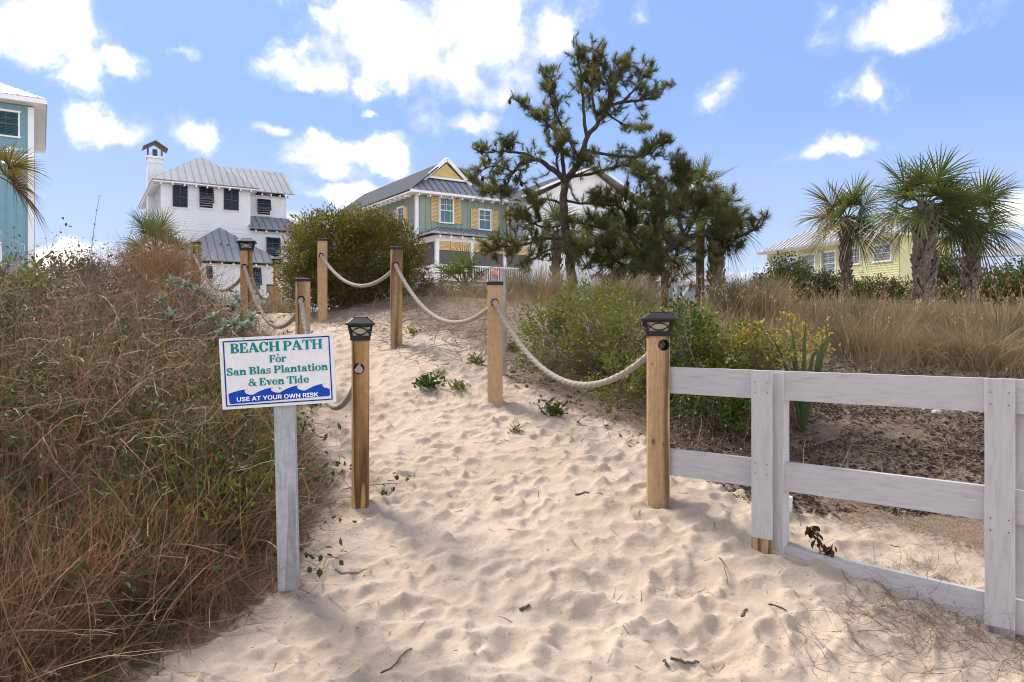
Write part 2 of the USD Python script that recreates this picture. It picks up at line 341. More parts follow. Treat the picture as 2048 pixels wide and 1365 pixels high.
def build_ground():
    rng = np.random.default_rng(5)
    st = .0135
    core = list(np.arange(-2.4, 2.9, st))
    xs = np.array(grow(core[0], -500, st, 1.06)[::-1] + core + grow(core[-1], 500, st, 1.06))
    cy = list(np.arange(2.5, 5.6, st))
    ys = np.array(grow(cy[0], -40, .03, 1.25)[::-1] + cy + grow(cy[-1], 900, st, 1.022))
    X, Y = np.meshgrid(xs, ys)
    Z = G(X, Y)
    inside = np.clip((X - LE(Y) + .15) / .3, 0, 1) * np.clip((RE(Y) + .55 - X) / .5, 0, 1)
    near = np.clip((16 - Y) / 6, 0, 1)
    und = (nz(X, Y, 1.6, 3) - .5) * .05 + (nz(X, Y, 5.0, 7) - .5) * .022
    Z += und * (.5 + .5 * inside) * near
    Z += (nz(X, Y, 14, 9) - .5) * .012 * near
    # footprints: overlapping soft pits with a raised far rim
    D = np.zeros_like(Z)
    for k in range(2600):
        y = 2.5 + 9.0 * rng.random() ** 1.7
        x = LE(y) - .1 + rng.random() * (RE(y) - LE(y) + .3)
        if x > 2.7:
            continue
        l, w = .045 + .06 * rng.random(), .03 + .04 * rng.random()
        dep = .007 + .012 * rng.random() ** 1.5
        a = rng.normal(1.2, .5)
        i0, i1 = np.searchsorted(ys, [y - 3 * l, y + 3 * l])
        j0, j1 = np.searchsorted(xs, [x - 3 * l, x + 3 * l])
        if i1 <= i0 or j1 <= j0:
            continue
        dx, dy = X[i0:i1, j0:j1] - x, Y[i0:i1, j0:j1] - y
        u, v = (dx * math.cos(a) + dy * math.sin(a)) / w, (-dx * math.sin(a) + dy * math.cos(a)) / l
        r2 = u * u + v * v
        r2 = r2 * (1 + .5 * (nz(X[i0:i1, j0:j1], Y[i0:i1, j0:j1], 9, k % 50) - .5))
        sub = D[i0:i1, j0:j1]
        r1 = np.sqrt(r2)
        pit = -dep * np.clip(1.15 - r2, 0, 1) ** .75 + dep * .40 * np.exp(-((r1 - 1.28) / .30) ** 2)
        D[i0:i1, j0:j1] = np.where(r2 < 1.15, sub * (.25 + .75 * np.clip(r2 / 1.15, 0, 1) ** 2), sub) + pit
    # a few big scuffed hollows seen in the foreground
    for px, py, l, dep in [(1003, 1305, .12, .085), (1330, 1010, .12, .06), (1215, 1165, .17, .05), (1370, 1165, .14, .05), (960, 1130, .13, .045), (1160, 1260, .2, .05), (1400, 1290, .24, .05), (780, 1230, .12, .045), (1440, 1310, .2, .05),
                           (940, 1095, .13, .04), (850, 1105, .12, .04), (1250, 1030, .13, .04), (900, 1010, .12, .035), (760, 1265, .16, .03)]:
        c = gpt(px, py)
        i0, i1 = np.searchsorted(ys, [c[1] - 3 * l, c[1] + 3 * l])
        j0, j1 = np.searchsorted(xs, [c[0] - 3 * l, c[0] + 3 * l])
        r = np.hypot((X[i0:i1, j0:j1] - c[0]) / l, (Y[i0:i1, j0:j1] - c[1]) / (l * .75)) * (1 + .6 * (nz(X[i0:i1, j0:j1], Y[i0:i1, j0:j1], 6, 77) - .5))
        D[i0:i1, j0:j1] += (-dep * np.clip(1 - r, 0, 1) ** .8 * .9 + dep * .35 * np.exp(-(r - 1.2) ** 2 * 14)) * .6
    Z += np.clip(D, -.11, .06)
    # where needles, leaves and dead stems lie on the sand
    left = np.maximum(np.clip((LE(Y) + .10 - X) / .3, 0, 1), .55 * np.clip((LLE(Y) + .05 - X) / .2, 0, 1))
    right = np.clip((X - RE(Y) - .05) / .55, 0, 1)
    fence_sand = np.exp(-(((X - 1.75) / .75) ** 2 + ((Y - 3.45) / .42) ** 2))
    crest = np.exp(-(((X + 1.3) / 1.2) ** 2 + ((Y - 8.6) / 1.3) ** 2))
    lit = np.clip(np.maximum(left, right * (1 - .55 * crest) * (1 - fence_sand)) + (nz(X, Y, 3, 21) - .5) * .7 * ((left > .05) | (right > .02)), 0, 1)
    lit = np.where(Y > 14, np.clip(1.0 - (Y - 14) / 8, .10, 1), lit)
    lit = np.where(Y < 2.2, np.clip((Y - 1.2), 0, 1) * lit, lit)      # the open beach behind
    v = np.stack([X.ravel(), Y.ravel(), Z.ravel()], 1)
    n = len(xs)
    i, j = np.meshgrid(np.arange(len(ys) - 1), np.arange(n - 1), indexing='ij')
    a = (i * n + j).ravel()
    f = np.stack([a, a + 1, a + n + 1, a + n], 1)
    f = np.vstack([f[:, [0, 1, 2]], f[:, [0, 2, 3]]])
    global GZ
    from scipy.interpolate import RegularGridInterpolator
    GZ = RegularGridInterpolator((ys, xs), Z, bounds_error=False, fill_value=EZ)
    nd = {'g': ('geometry', {}), 'at': ('attribute', {'attribute': 'litter'}),
          'n1': ('noise_texture', {'scale': 1.7, 'detail': 3.0}), 'n2': ('noise_texture', {'scale': 34.0, 'detail': 6.0, 'roughness': 0.7}), 'n3': ('noise_texture', {'scale': 130.0, 'detail': 3.0, 'roughness': 0.7}),
          'n4': ('noise_texture', {'scale': 520.0, 'detail': 2.0}),
          's1': ('rgb_ramp', {'ramp': [(0.3, (0.375, 0.296, 0.228)), (0.7, (0.44, 0.354, 0.279))]}),
          's2': ('rgb_ramp', {'ramp': [(0.2, (0.86, 0.84, 0.82)), (0.5, (1, 1, 1)), (0.8, (1.06, 1.05, 1.03))]}),
          'sm': ('mix', {'mix_type': 'multiply', 'fac': 1.0}),
          'sp': ('rgb_ramp', {'ramp': [(0.0, (1, 1, 1)), (0.685, (1, 1, 1)), (0.72, (0.35, 0.28, 0.22))]}),
          'sq': ('mix', {'mix_type': 'multiply', 'fac': 0.8}),
          'l1': ('rgb_ramp', {'ramp': [(0.3, (0.07, 0.047, 0.032)), (0.48, (0.145, 0.102, 0.07)), (0.62, (0.27, 0.21, 0.16)), (0.75, (0.09, 0.065, 0.048))]}),
          'la': ('math', {'math_type': 'add'}), 'lb': ('map_range', {'from_min': 0.55, 'from_max': 0.9, 'to_min': 0.0, 'to_max': 1.0, 'clamp': True}),
          'mx': ('mix', {}), 'bu': ('bump', {'strength': 0.7, 'distance': 0.012}), 'b2': ('bump', {'strength': 0.35, 'distance': 0.002}),
          'p': ('principled_bsdf', {'roughness': 0.95, 'specular_ior_level': 0.1})}
    l = [('g.position', 'n1.vector'), ('g.position', 'n2.vector'), ('g.position', 'n3.vector'), ('g.position', 'n4.vector'), ('n1.fac', 's1.fac'), ('n2.fac', 's2.fac'), ('s1.color', 'sm.color1'), ('s2.color', 'sm.color2'),
         ('n3.fac', 'sp.fac'), ('sm.color', 'sq.color1'), ('sp.color', 'sq.color2'), ('n3.fac', 'l1.fac'), ('at.fac', 'la.value1'), ('n2.fac', 'la.value2'), ('la.value', 'lb.value'), ('lb.result', 'mx.fac'), ('sq.color', 'mx.color1'), ('l1.color', 'mx.color2'),
         ('mx.color', 'p.base_color'), ('n2.fac', 'bu.height'), ('n4.fac', 'b2.height'), ('bu.normal', 'b2.normal'), ('b2.normal', 'p.normal')]
    m = look('sand', nd, l, 'p.BSDF')
    solo('sand_ground', (v, f), m, 'pale beach sand path trodden with footprints rising between the dunes', None, kind='structure', smooth=True, prim_vars={'litter': lit.ravel()})


build_ground()
gz = lambda x, y: GZ(np.stack([np.asarray(y, float), np.asarray(x, float)], -1))


# ---------------------------------------------------------------- plant geometry
def unit(v):
    return v / (np.linalg.norm(v, axis=-1, keepdims=True) + 1e-12)


def ribbons(path, width, rng, side=None):
    """path (N, K, 3), width (N,): tapered flat strips, one per row."""
    N, K, _ = path.shape
    d = unit(path[:, -1] - path[:, 0])
    if side is None:
        side = unit(np.cross(d, unit(rng.normal(size=(N, 3)))))
    w = np.asarray(width)[:, None] * np.linspace(1, .35, K)[None, :] * .5
    a, b = path - side[:, None] * w[..., None], path + side[:, None] * w[..., None]
    v = np.stack([a, b], 2).reshape(N, K * 2, 3)
    q = np.array([[2 * k, 2 * k + 1, 2 * k + 3, 2 * k + 2] for k in range(K - 1)])
    f = (np.arange(N)[:, None, None] * (2 * K) + q[None]).reshape(-1, 4)
    return v.reshape(-1, 3), np.vstack([f[:, [0, 1, 2]], f[:, [0, 2, 3]]])


def blade_paths(base, az, tilt, length, droop, K=5, wob=0.0, rng=None):
    N = len(base)
    t = np.linspace(0, 1, K)
    ang = tilt[:, None] + droop[:, None] * t[None, :-1]
    azz = np.repeat(az[:, None], K - 1, 1)
    if wob:
        azz = azz + np.cumsum(rng.normal(0, wob, azz.shape), 1)
        ang = ang + np.cumsum(rng.normal(0, wob * .6, ang.shape), 1)
    st = (length / (K - 1))[:, None, None]
    d = np.stack([np.sin(ang) * np.cos(azz), np.sin(ang) * np.sin(azz), np.cos(ang)], -1) * st
    return np.concatenate([base[:, None], base[:, None] + np.cumsum(d, 1)], 1)


def wander(base, d0, length, K, curl, grav, rng):
    """random-walk vines"""
    N = len(base)
    p, d, out = base.copy(), unit(d0), [base.copy()]
    bend = rng.normal(0, curl, (N, 3))
    for k in range(K - 1):
        bend = .6 * bend + rng.normal(0, curl, (N, 3)) * .8
        d = unit(d + bend + np.array([0, 0, -grav]))
        p = p + d * (length / (K - 1))[:, None]
        out.append(p.copy())
    return np.stack(out, 1)


def leaves(pos, d, size, aspect, rng, fold=.25, nrm=None):
    """folded pointed leaves: six corners, four triangles each"""
    N = len(pos)
    d = unit(d)
    n0 = unit(rng.normal(size=(N, 3)) + (0 if nrm is None else nrm))
    s = unit(np.cross(d, n0))
    n = np.cross(s, d)
    L, W = np.asarray(size)[:, None], (np.asarray(size) * aspect * .5)[:, None]
    v = np.stack([pos, pos + d * L * .4 + s * W + n * W * fold, pos + d * L * .75 + s * W * .65 + n * W * fold, pos + d * L, pos + d * L * .75 - s * W * .65 + n * W * fold, pos + d * L * .4 - s * W + n * W * fold], 1)
    q = np.array([[0, 1, 2], [0, 2, 3], [0, 3, 4], [0, 4, 5]])
    return v.reshape(-1, 3), (np.arange(N)[:, None, None] * 6 + q[None]).reshape(-1, 3)


def leaves2(pos, d, size, aspect, rng, fold=.2):
    """small diamond leaves, two triangles each"""
    N = len(pos)
    d = unit(d)
    s = unit(np.cross(d, rng.normal(size=(N, 3))))
    n = np.cross(s, d)
    L, W = np.asarray(size)[:, None], (np.asarray(size) * aspect * .5)[:, None]
    v = np.stack([pos, pos + d * L * .5 + s * W + n * W * fold, pos + d * L, pos + d * L * .5 - s * W + n * W * fold], 1)
    return v.reshape(-1, 3), (np.arange(N)[:, None, None] * 4 + np.array([[0, 1, 2], [0, 2, 3]])[None]).reshape(-1, 3)


def slivers(pos, d, length, width, rng):
    """needles: one long triangle each"""
    N = len(pos)
    d = unit(d)
    s = unit(np.cross(d, rng.normal(size=(N, 3)))) * np.asarray(width)[:, None] * .5
    v = np.stack([pos - s, pos + s, pos + d * np.asarray(length)[:, None]], 1)
    return v.reshape(-1, 3), np.arange(3 * N).reshape(-1, 3)


_oc = np.array([[1, 0, 0], [-1, 0, 0], [0, 1, 0], [0, -1, 0], [0, 0, 1], [0, 0, -1]], float)
_of = np.array([[0, 2, 4], [2, 1, 4], [1, 3, 4], [3, 0, 4], [2, 0, 5], [1, 2, 5], [3, 1, 5], [0, 3, 5]])


def seeds(pos, r):
    N = len(pos)
    return (pos[:, None] + _oc[None] * np.asarray(r)[:, None, None]).reshape(-1, 3), (np.arange(N)[:, None, None] * 6 + _of[None]).reshape(-1, 3)


def tube(pts, rad, sides=8, twist=None, rough=0.0, seed=0):
    """a tapered round limb along a polyline"""
    p = np.asarray(pts, float)
    r = np.broadcast_to(np.asarray(rad, float), (len(p),))
    t = unit(np.gradient(p, axis=0))
    a = np.zeros_like(t)
    ref = np.array([0.3, 1, 0.2])
    for k in range(len(p)):
        c = ref - t[k] * np.dot(ref, t[k])
        a[k] = c / (np.linalg.norm(c) + 1e-9)
        ref = a[k]
    b = np.cross(t, a)
    an = np.arange(sides) * 2 * np.pi / sides
    rr = r[:, None] * np.ones(sides)[None]
    if rough:
        rr = rr * (1 + rough * (np.random.default_rng(seed).random(rr.shape) - .5))
    v = p[:, None] + rr[..., None] * (np.cos(an)[None, :, None] * a[:, None] + np.sin(an)[None, :, None] * b[:, None])
    i, j = np.meshgrid(np.arange(len(p) - 1), np.arange(sides), indexing='ij')
    q = np.stack([i * sides + j, i * sides + (j + 1) % sides, (i + 1) * sides + (j + 1) % sides, (i + 1) * sides + j], -1).reshape(-1, 4)
    v = v.reshape(-1, 3)
    n = len(v)
    v = np.vstack([v, p[:1], p[-1:]])
    f = np.vstack([q[:, [0, 1, 2]], q[:, [0, 2, 3]], [[n, (k + 1) % sides, k] for k in range(sides)], [[n + 1, n - sides + k, n - sides + (k + 1) % sides] for k in range(sides)]])
    return v, f


def smooth_line(pts, n):
    p = np.asarray(pts, float)
    s = np.r_[0, np.cumsum(np.linalg.norm(np.diff(p, axis=0), axis=1))]
    from scipy.interpolate import PchipInterpolator
    return PchipInterpolator(s, p)(np.linspace(0, s[-1], n))
# ---------------------------------------------------------------- posts, caps, ropes
def rbox(cx, cy, w, d, z0, z1, ch=.006, yaw=0.0):
    cs = m3.CrossSection.square((w - 2 * ch, d - 2 * ch), True).offset(ch, m3.JoinType.Round, 2.0, 8)
    return cs.extrude(z1 - z0).rotate((0, 0, math.degrees(yaw))).translate((cx, cy, z0))


def hullm(pts):
    return m3.Manifold.hull_points(np.asarray(pts, float))


def frustum(w0, z0, w1, z1, c=(0, 0), ch=.0):
    out = []
    for w, z in ((w0, z0), (w1, z1)):
        for sx in (-1, 1):
            for sy in (-1, 1):
                out += [(c[0] + sx * (w - ch), c[1] + sy * w, z), (c[0] + sx * w, c[1] + sy * (w - ch), z)]
    return hullm(out)


def solar_cap(t, x, y, z, pw, yaw):
    """lamp cap: square sleeve, lattice lantern, broad hipped lid"""
    c = thing_part_group = None
    k = pw / .115
    def put(m):
        return m.rotate((0, 0, math.degrees(yaw))).translate((x, y, z))
    sl = frustum(.066 * k, -.012, .066 * k, .014, ch=.006)
    cap = part(t, 'lamp_cap', put(sl), BLACK)
    lens = frustum(.048 * k, .015, .056 * k, .062)
    part(cap, 'lens', put(lens), LENS)
    fr = m3.Manifold()
    for sx in (-1, 1):
        for sy in (-1, 1):
            q = [(sx * .060 * k + dx, sy * .060 * k + dy, .012) for dx in (-.006, .006) for dy in (-.006, .006)] + [(sx * .074 * k + dx, sy * .074 * k + dy, .068) for dx in (-.006, .006) for dy in (-.006, .006)]
            fr += hullm(q)
    def bar(a, b, r=.0035):
        a, b = np.array(a, float), np.array(b, float)
        return hullm(np.vstack([a + _oc * r, b + _oc * r]))
    for ax in range(4):
        def w(u, h):
            e = (.0625 + .010 * h) * k
            q = [(u * e, -e), (e, u * e), (u * e, e), (-e, u * e)][ax]
            return (q[0], q[1], .014 + .05 * h)
        pr = [w(u, .15 + .75 * (1 - u * u) ** 1.0) for u in np.linspace(-1, 1, 7)]
        pq = [w(u, .85 - .75 * (1 - u * u) ** 1.0) for u in np.linspace(-1, 1, 7)]
        for pl in (pr, pq):
            for i in range(6):
                fr += bar(pl[i], pl[i + 1])
    part(cap, 'lattice', put(fr), BLACK)
    lid = frustum(.078 * k, .062, .084 * k, .074, ch=.004) + frustum(.098 * k, .074, .098 * k, .083, ch=.012) + frustum(.098 * k, .082, .052 * k, .114, ch=.012) + frustum(.05 * k, .1135, .048 * k, .118)
    part(cap, 'lid', put(lid), BLACK)


def flat_cap(t, x, y, z, pw, yaw):
    w = pw / 2 + .006
    m = frustum(w, -.012, w, .010, ch=.01) + frustum(w, .0099, w - .012, .017, ch=.01)
    part(t, 'cap', m.rotate((0, 0, math.degrees(yaw))).translate((x, y, z)), BLACK)


POST = {}
POSTO = P(1316, 990, F / 365)
KNOT = paint('wood_knot', (0.12, 0.068, 0.030), (0.20, 0.115, 0.05), scale=120, rough=.8, spec=.1)


def rope_post(key, px, s, base_py, top_py, hole_py, cap, label, yaw=0.0, mat=None, hx=0.0, pw=.115, lean=0.0):
    d = F / s
    b = P(px, base_py, d)
    zt = P(px, top_py, d)[2]
    zh = P(px, hole_py, d)[2]
    t = thing('rope_post', label, 'post', b, group='wooden rope posts along the path')
    x, y = b[0], b[1]
    body = rbox(x, y, pw, pw, b[2] - .35, zt, .007, yaw)
    # the hole is bored roughly along the row of posts
    hole = m3.Manifold.cylinder(.3, .031, .031, 20, True).rotate((90, 0, 0)).translate((x + hx, y, zh))
    wd = mat or WOOD
    bd = part(t, 'post_body', body - hole, wd, smooth=25)
    ring = m3.Manifold.cylinder(pw - .012, .0312, .0312, 20, True) - m3.Manifold.cylinder(pw + .1, .0275, .0275, 20, True)
    part(bd, 'hole_lining', ring.rotate((90, 0, 0)).translate((x + hx, y, zh)), BLACK)
    (solar_cap if cap == 'solar' else flat_cap)(t, x, y, zt, pw, yaw)
    POST[key] = (np.array([x + hx, y, zh]), pw)
    return t


rope_post('R0', 1316, 365, 990, 668, 690, 'solar', 'nearest rope post on the right, lamp cap, knots, where the white fence ends', yaw=-.10, mat=WOOD2, hx=.02)
for px, py, w_, h_ in [(1307, 884, .0085, .017), (1327, 889, .007, .012), (1330, 812, .005, .006), (1305, 728, .004, .006)]:
    c = P(px, py, F / 365 - .0582)
    dn = Node('/World/rope_post/post_body', POSTO, None)
    kv, kf, _ = meshkit.arrays(m3.Manifold.sphere(1, 20).scale((w_, .0025, h_)).rotate((0, 0, math.degrees(-.10))))
    part(dn, 'knot', (kv + c, kf), KNOT, smooth=True)
rope_post('R1', 990, 261, 810, 568, 606, 'flat', 'flat capped rope post standing in front of a thin grey stake', yaw=.03, mat=WOOD2)
rope_post('R2', 793, 200, 700, 498, 531, 'flat', 'flat capped rope post in front of the right half of the round bush', yaw=.13, mat=WOOD2)
rope_post('R3', 645, 163, 650, 481, 512, 'flat', 'tallest standing flat capped rope post left of the round bush on the sand crest', yaw=.3, mat=WOOD2)
rope_post('R4', 554, 110, 640, 528, 556, 'solar', 'far rope post with lamp cap just left of the round bush', yaw=.2)
rope_post('L0', 721, 360, 1025, 677, 737, 'solar', 'nearest rope post on the left with lamp cap, beside the beach path sign', yaw=.17, pw=.094)
rope_post('L1', 606, 240, 790, 561, 600, 'flat', 'flat capped rope post behind the top edge of the sign', yaw=.22, mat=WOOD2)
rope_post('L2', 493, 191, 685, 500, 535, 'solar', 'lamp capped rope post behind the silvery plant', yaw=.27)
rope_post('L3', 392, 140, 620, 486, 510, 'flat', 'leftmost rope post, half buried in dry brown grass', yaw=.2)
rope_post('L4', 540, 107, 655, 571, 588, 'flat', 'farthest low flat capped post beside the lamp capped post', yaw=.2, mat=WOOD2)


def rope_mesh(pts, R=.0200, seed=0):
    L = np.r_[0, np.cumsum(np.linalg.norm(np.diff(pts, axis=0), axis=1))]
    n = max(30, int(L[-1] / .008))
    from scipy.interpolate import PchipInterpolator
    p = PchipInterpolator(L, pts)(np.linspace(0, L[-1], n))
    s = np.linspace(0, L[-1], n)
    t = unit(np.gradient(p, axis=0))
    a = unit(np.cross(t, [0, 0, 1.0]))
    b = np.cross(t, a)
    M = 18
    th = np.arange(M) * 2 * np.pi / M
    tw = s * 2 * np.pi / .16
    # three strands laid round each other, each strand with its own finer lay
    r = R * (.80 + .22 * np.abs(np.cos(1.5 * (th[None] + tw[:, None]))) + .035 * np.sin(8 * th[None] - 260 * s[:, None]))
    r *= 1 + .02 * np.random.default_rng(seed).normal(size=r.shape)
    v = p[:, None] + r[..., None] * (np.cos(th)[None, :, None] * a[:, None] + np.sin(th)[None, :, None] * b[:, None])
    i, j = np.meshgrid(np.arange(n - 1), np.arange(M), indexing='ij')
    q = np.stack([i * M + j, i * M + (j + 1) % M, (i + 1) * M + (j + 1) % M, (i + 1) * M + j], -1).reshape(-1, 4)
    v = v.reshape(-1, 3)
    k = len(v)
    v = np.vstack([v, p[:1], p[-1:]])
    f = np.vstack([q[:, [0, 2, 1]], q[:, [0, 3, 2]], [[k, c, (c + 1) % M] for c in range(M)], [[k + 1, k - M + (c + 1) % M, k - M + c] for c in range(M)]])
    return v, f


def rope(far, near, sag, label, skew=.5):
    A, wa = POST[far]
    B, wb = POST[near]
    A0, B0 = A + [0, -wa / 2, 0], B + [0, wb / 2, 0]
    s = np.linspace(0, 1, 24)[:, None]
    mid = A0 * (1 - s) + B0 * s
    mid[:, 2] -= (4 * sag * s * (1 - s))[:, 0]
    pts = np.vstack([A + [0, -.004, 0], mid, B + [0, .004, 0]])
    solo('rope', rope_mesh(pts, seed=hash(far) % 7 if False else len(far)), ROPE, label, 'rope', group='sagging ropes between the posts', smooth=True)


rope('R1', 'R0', .40, 'nearest sagging rope, right, from the stake post to the fence end post')
rope('R2', 'R1', .33, 'sagging rope over the bare sandy bank between the two middle right posts')
rope('R3', 'R2', .28, 'sagging rope hanging across the front of the round bush')
rope('R4', 'R3', .42, 'far rope dipping behind the left flank of the round bush')
rope('L1', 'L0', .50, 'rope mostly hidden behind the sign, showing at its right edge')
rope('L2', 'L1', .40, 'sagging rope with its low point just above the sign')
rope('L3', 'L2', .36, 'sagging rope above the silvery plant in front of the white house')
rope('L4', 'L2', .20, 'farthest thin rope dropping from the low far post')
solo('rope_end', rope_mesh(np.array([POST['L0'][0] + [0, .05, 0], POST['L0'][0] + [0, 0, -.002], POST['L0'][0] + [0, -.048, -.004]]), R=.023), ROPE, 'cut rope end plugged in the hole of the post beside the sign', 'rope end', smooth=True)

# ---------------------------------------------------------------- thin stakes behind the middle post
b = gpt(1008, 752)
st = thing('garden_stake', 'thin weathered grey stake rising behind the middle right rope post', 'stake', b)
zt = EZ + (HOR - 541) / F * b[1]
part(st, 'stake_body', rbox(b[0], b[1], .038, .03, b[2] - .2, zt, .003, .2), STAKEWOOD, smooth=25)
part(st, 'stake_top', frustum(.018, zt - .002, .006, zt + .012, (b[0], b[1])), STAKEWOOD)
b = np.array([(990 - 1024) / F * 7.4, 7.4, float(G((990 - 1024) / F * 7.4, 7.4))])
st = thing('survey_stake', 'small wooden stake with pink ribbon on top behind the middle post', 'stake', b)
zt = EZ + (HOR - 546) / F * b[1]
part(st, 'stake_body', rbox(b[0], b[1], .04, .02, b[2] - .2, zt, .002, .1), STAKEWOOD, smooth=25)
mb = MB()
for k in range(5):
    mb.box((b[0] + .012 * (k - 2), b[1] - .014, zt - .005 + .008 * (k % 2)), (.011, .003 * (k - 2), .004), (0, .002, 0), (0, .002, .022))
part(st, 'ribbon', mb, PINK)

# ---------------------------------------------------------------- the sign
GL = {}


def _glyphs():
    S, T, H = .235, .075, .075          # stem, thin stroke, serif thickness
    def R(x0, y0, x1, y1):
        return sbox(x0, y0, x1, y1)
    def stem(x, y0, y1, top=1, bot=1, w=S, sv=.075):
        g = [R(x, y0, x + w, y1)]
        if bot:
            g.append(Polygon([(x - sv, y0), (x + w + sv, y0), (x + w + sv, y0 + .04), (x + w, y0 + .1), (x, y0 + .1), (x - sv, y0 + .04)]))
        if top == 1:
            g.append(Polygon([(x - sv, y1), (x + w + sv, y1), (x + w + sv, y1 - .04), (x + w, y1 - .1), (x, y1 - .1), (x - sv, y1 - .04)]))
        if top == 2:
            g.append(Polygon([(x - sv, y1), (x + w, y1), (x + w, y1 - .1), (x, y1 - .1), (x - sv, y1 - .045)]))
        return unary_union(g)
    def el(cx, cy, rx, ry):
        return affinity.scale(Point(cx, cy).buffer(1, 24), rx, ry, origin=(cx, cy))
    def ring(cx, cy, rx, ry, tx=.2, ty=.06):
        return el(cx, cy, rx, ry).difference(el(cx, cy, rx - tx, ry - ty))
    half = lambda g, x: g.intersection(R(x, -1, 9, 2))
    up = .69                                # x-height
    GL['B'] = (unary_union([stem(.08, 0, 1), half(ring(.36, .755, .38, .245, .21, .07), .3), half(ring(.38, .265, .43, .265, .23, .07), .3), R(.08, .93, .4, 1), R(.08, .47, .4, .54), R(.08, 0, .4, .07)]), .86)
    GL['E'] = (unary_union([stem(.08, 0, 1), R(.08, .93, .72, 1), Polygon([(.58, 1), (.72, 1), (.74, .68), (.69, .68), (.56, .93)]), R(.08, 0, .76, .07), Polygon([(.6, 0), (.76, 0), (.79, .33), (.74, .33), (.58, .07)]),
                            R(.3, .475, .55, .54), R(.5, .35, .55, .66)]), .84)
    GL['A'] = (unary_union([Polygon([(.36, 1), (.52, 1), (.92, .05), (.65, .05), (.40, .72), (.14, .04), (.06, .04)]), R(.2, .28, .66, .35), R(-.02, 0, .28, .06), R(.56, 0, 1.0, .06)]), .98)
    c = ring(.46, .5, .44, .52, .23, .06)
    GL['C'] = (unary_union([c.difference(Polygon([(.62, .33), (1.2, .2), (1.2, .74), (.62, .66)])), Polygon([(.76, .64), (.86, .64), (.86, 1.0), (.8, 1.0), (.74, .9)])]), .94)
    GL['H'] = (unary_union([stem(.08, 0, 1), stem(.68, 0, 1), R(.2, .47, .75, .54)]), 1.02)
    GL['P'] = (unary_union([stem(.08, 0, 1), half(ring(.38, .70, .42, .30, .22, .07), .3), R(.08, .93, .4, 1), R(.2, .40, .4, .47)]), .84)
    GL['T'] = (unary_union([stem(.33, 0, 1, 0), R(.02, .92, .88, 1), Polygon([(.02, 1), (.14, .95), (.05, .68), (0, .68)]), Polygon([(.88, 1), (.76, .95), (.85, .68), (.9, .68)])]), .92)
    GL['F'] = (unary_union([stem(.08, 0, 1), R(.08, .93, .70, 1), Polygon([(.56, 1), (.7, 1), (.72, .66), (.67, .66), (.54, .93)]), R(.3, .46, .54, .53), R(.5, .34, .55, .66)]), .76)
    GL['o'] = (ring(.36, up / 2, .34, up / 2 + .01, .19, .05), .74)
    GL['r'] = (unary_union([stem(.08, 0, up, 2, w=.2), el(.52, .60, .10, .10), Polygon([(.26, .45), (.32, .62), (.45, .70), (.56, .69), (.52, .6), (.4, .58), (.28, .38)])]), .62)
    GL['n'] = (unary_union([stem(.08, 0, up, 2, w=.2), stem(.50, 0, .45, 0, w=.2), ring(.49, .44, .21, .26, .2, .10).intersection(R(.28, .44, 1, 1)), R(.27, .5, .36, .6)]), .80)
    GL['l'] = (stem(.08, 0, 1.02, 2, w=.2), .38)
    GL['i'] = (unary_union([stem(.08, 0, up, 2, w=.2), el(.18, .89, .115, .115)]), .38)
    GL['t'] = (unary_union([R(.12, .1, .31, .84), R(.0, .62, .46, up), Polygon([(.12, .12), (.16, .03), (.26, -.01), (.38, 0), (.48, .06), (.46, .10), (.38, .08), (.31, .12)]), Polygon([(.0, .66), (.12, .84), (.31, .84), (.31, .66)])]), .50)
    GL['a'] = (unary_union([stem(.36, .06, .46, 0, 0, w=.2), R(.36, .0, .66, .06), Polygon([(.5, 0), (.68, 0), (.68, .05), (.56, .12)]), ring(.33, .46, .23, .24, .14, .06).intersection(R(-1, .46, 2, 2)), el(.17, .50, .11, .10), ring(.29, .20, .26, .21, .17, .05).intersection(R(-1, -1, .42, 2)), R(.3, .34, .4, .40)]), .70)
    GL['s'] = (unary_union([ring(.28, .515, .24, .19, .13, .06).difference(R(.28, .2, 2, .50)).difference(R(.40, .2, 2, .56)), ring(.28, .175, .25, .19, .13, .06).difference(R(-1, .19, .28, 2)).difference(R(-1, .12, .14, 2)),
                            Polygon([(.07, .46), (.26, .43), (.50, .24), (.50, .12), (.32, .26), (.10, .37)]), R(.44, .48, .5, .7), R(.04, 0, .10, .22)]), .58)
    GL['S'] = (unary_union([ring(.38, .745, .32, .27, .19, .06).difference(R(.38, .3, 2, .73)).difference(R(.55, .3, 2, .8)), ring(.37, .255, .34, .27, .19, .06).difference(R(-1, .27, .37, 2)).difference(R(-1, .17, .19, 2)),
                            Polygon([(.10, .66), (.35, .62), (.68, .36), (.68, .18), (.45, .36), (.16, .50)]), R(.60, .68, .67, 1.0), R(.05, 0, .12, .33)]), .78)
    GL['v'] = (unary_union([Polygon([(.05, up - .03), (.31, up - .03), (.44, .25), (.57, up - .03), (.65, up - .03), (.42, 0), (.30, 0)]), R(-.02, up - .06, .37, up), R(.49, up - .06, .74, up)]), .72)
    GL['e'] = (unary_union([ring(.35, up / 2, .33, up / 2 + .01, .19, .05).difference(R(.35, .2, 1, .33)), R(.2, .33, .66, .385)]), .72)
    GL['d'] = (unary_union([ring(.33, up / 2, .31, up / 2 + .01, .18, .06).intersection(R(-1, -1, .42, 2)), stem(.40, 0, 1.02, 2, 0, w=.2), R(.4, 0, .68, .06)]), .76)
    GL['&'] = (unary_union([ring(.40, .77, .24, .24, .12, .05), ring(.36, .27, .36, .28, .18, .06), Polygon([(.20, .72), (.40, .62), (.98, .05), (.98, 0), (.70, 0)]), Polygon([(.62, .12), (.80, .46), (.87, .46), (.72, .05)]), R(.68, .43, .98, .49)]), 1.02)


_glyphs()


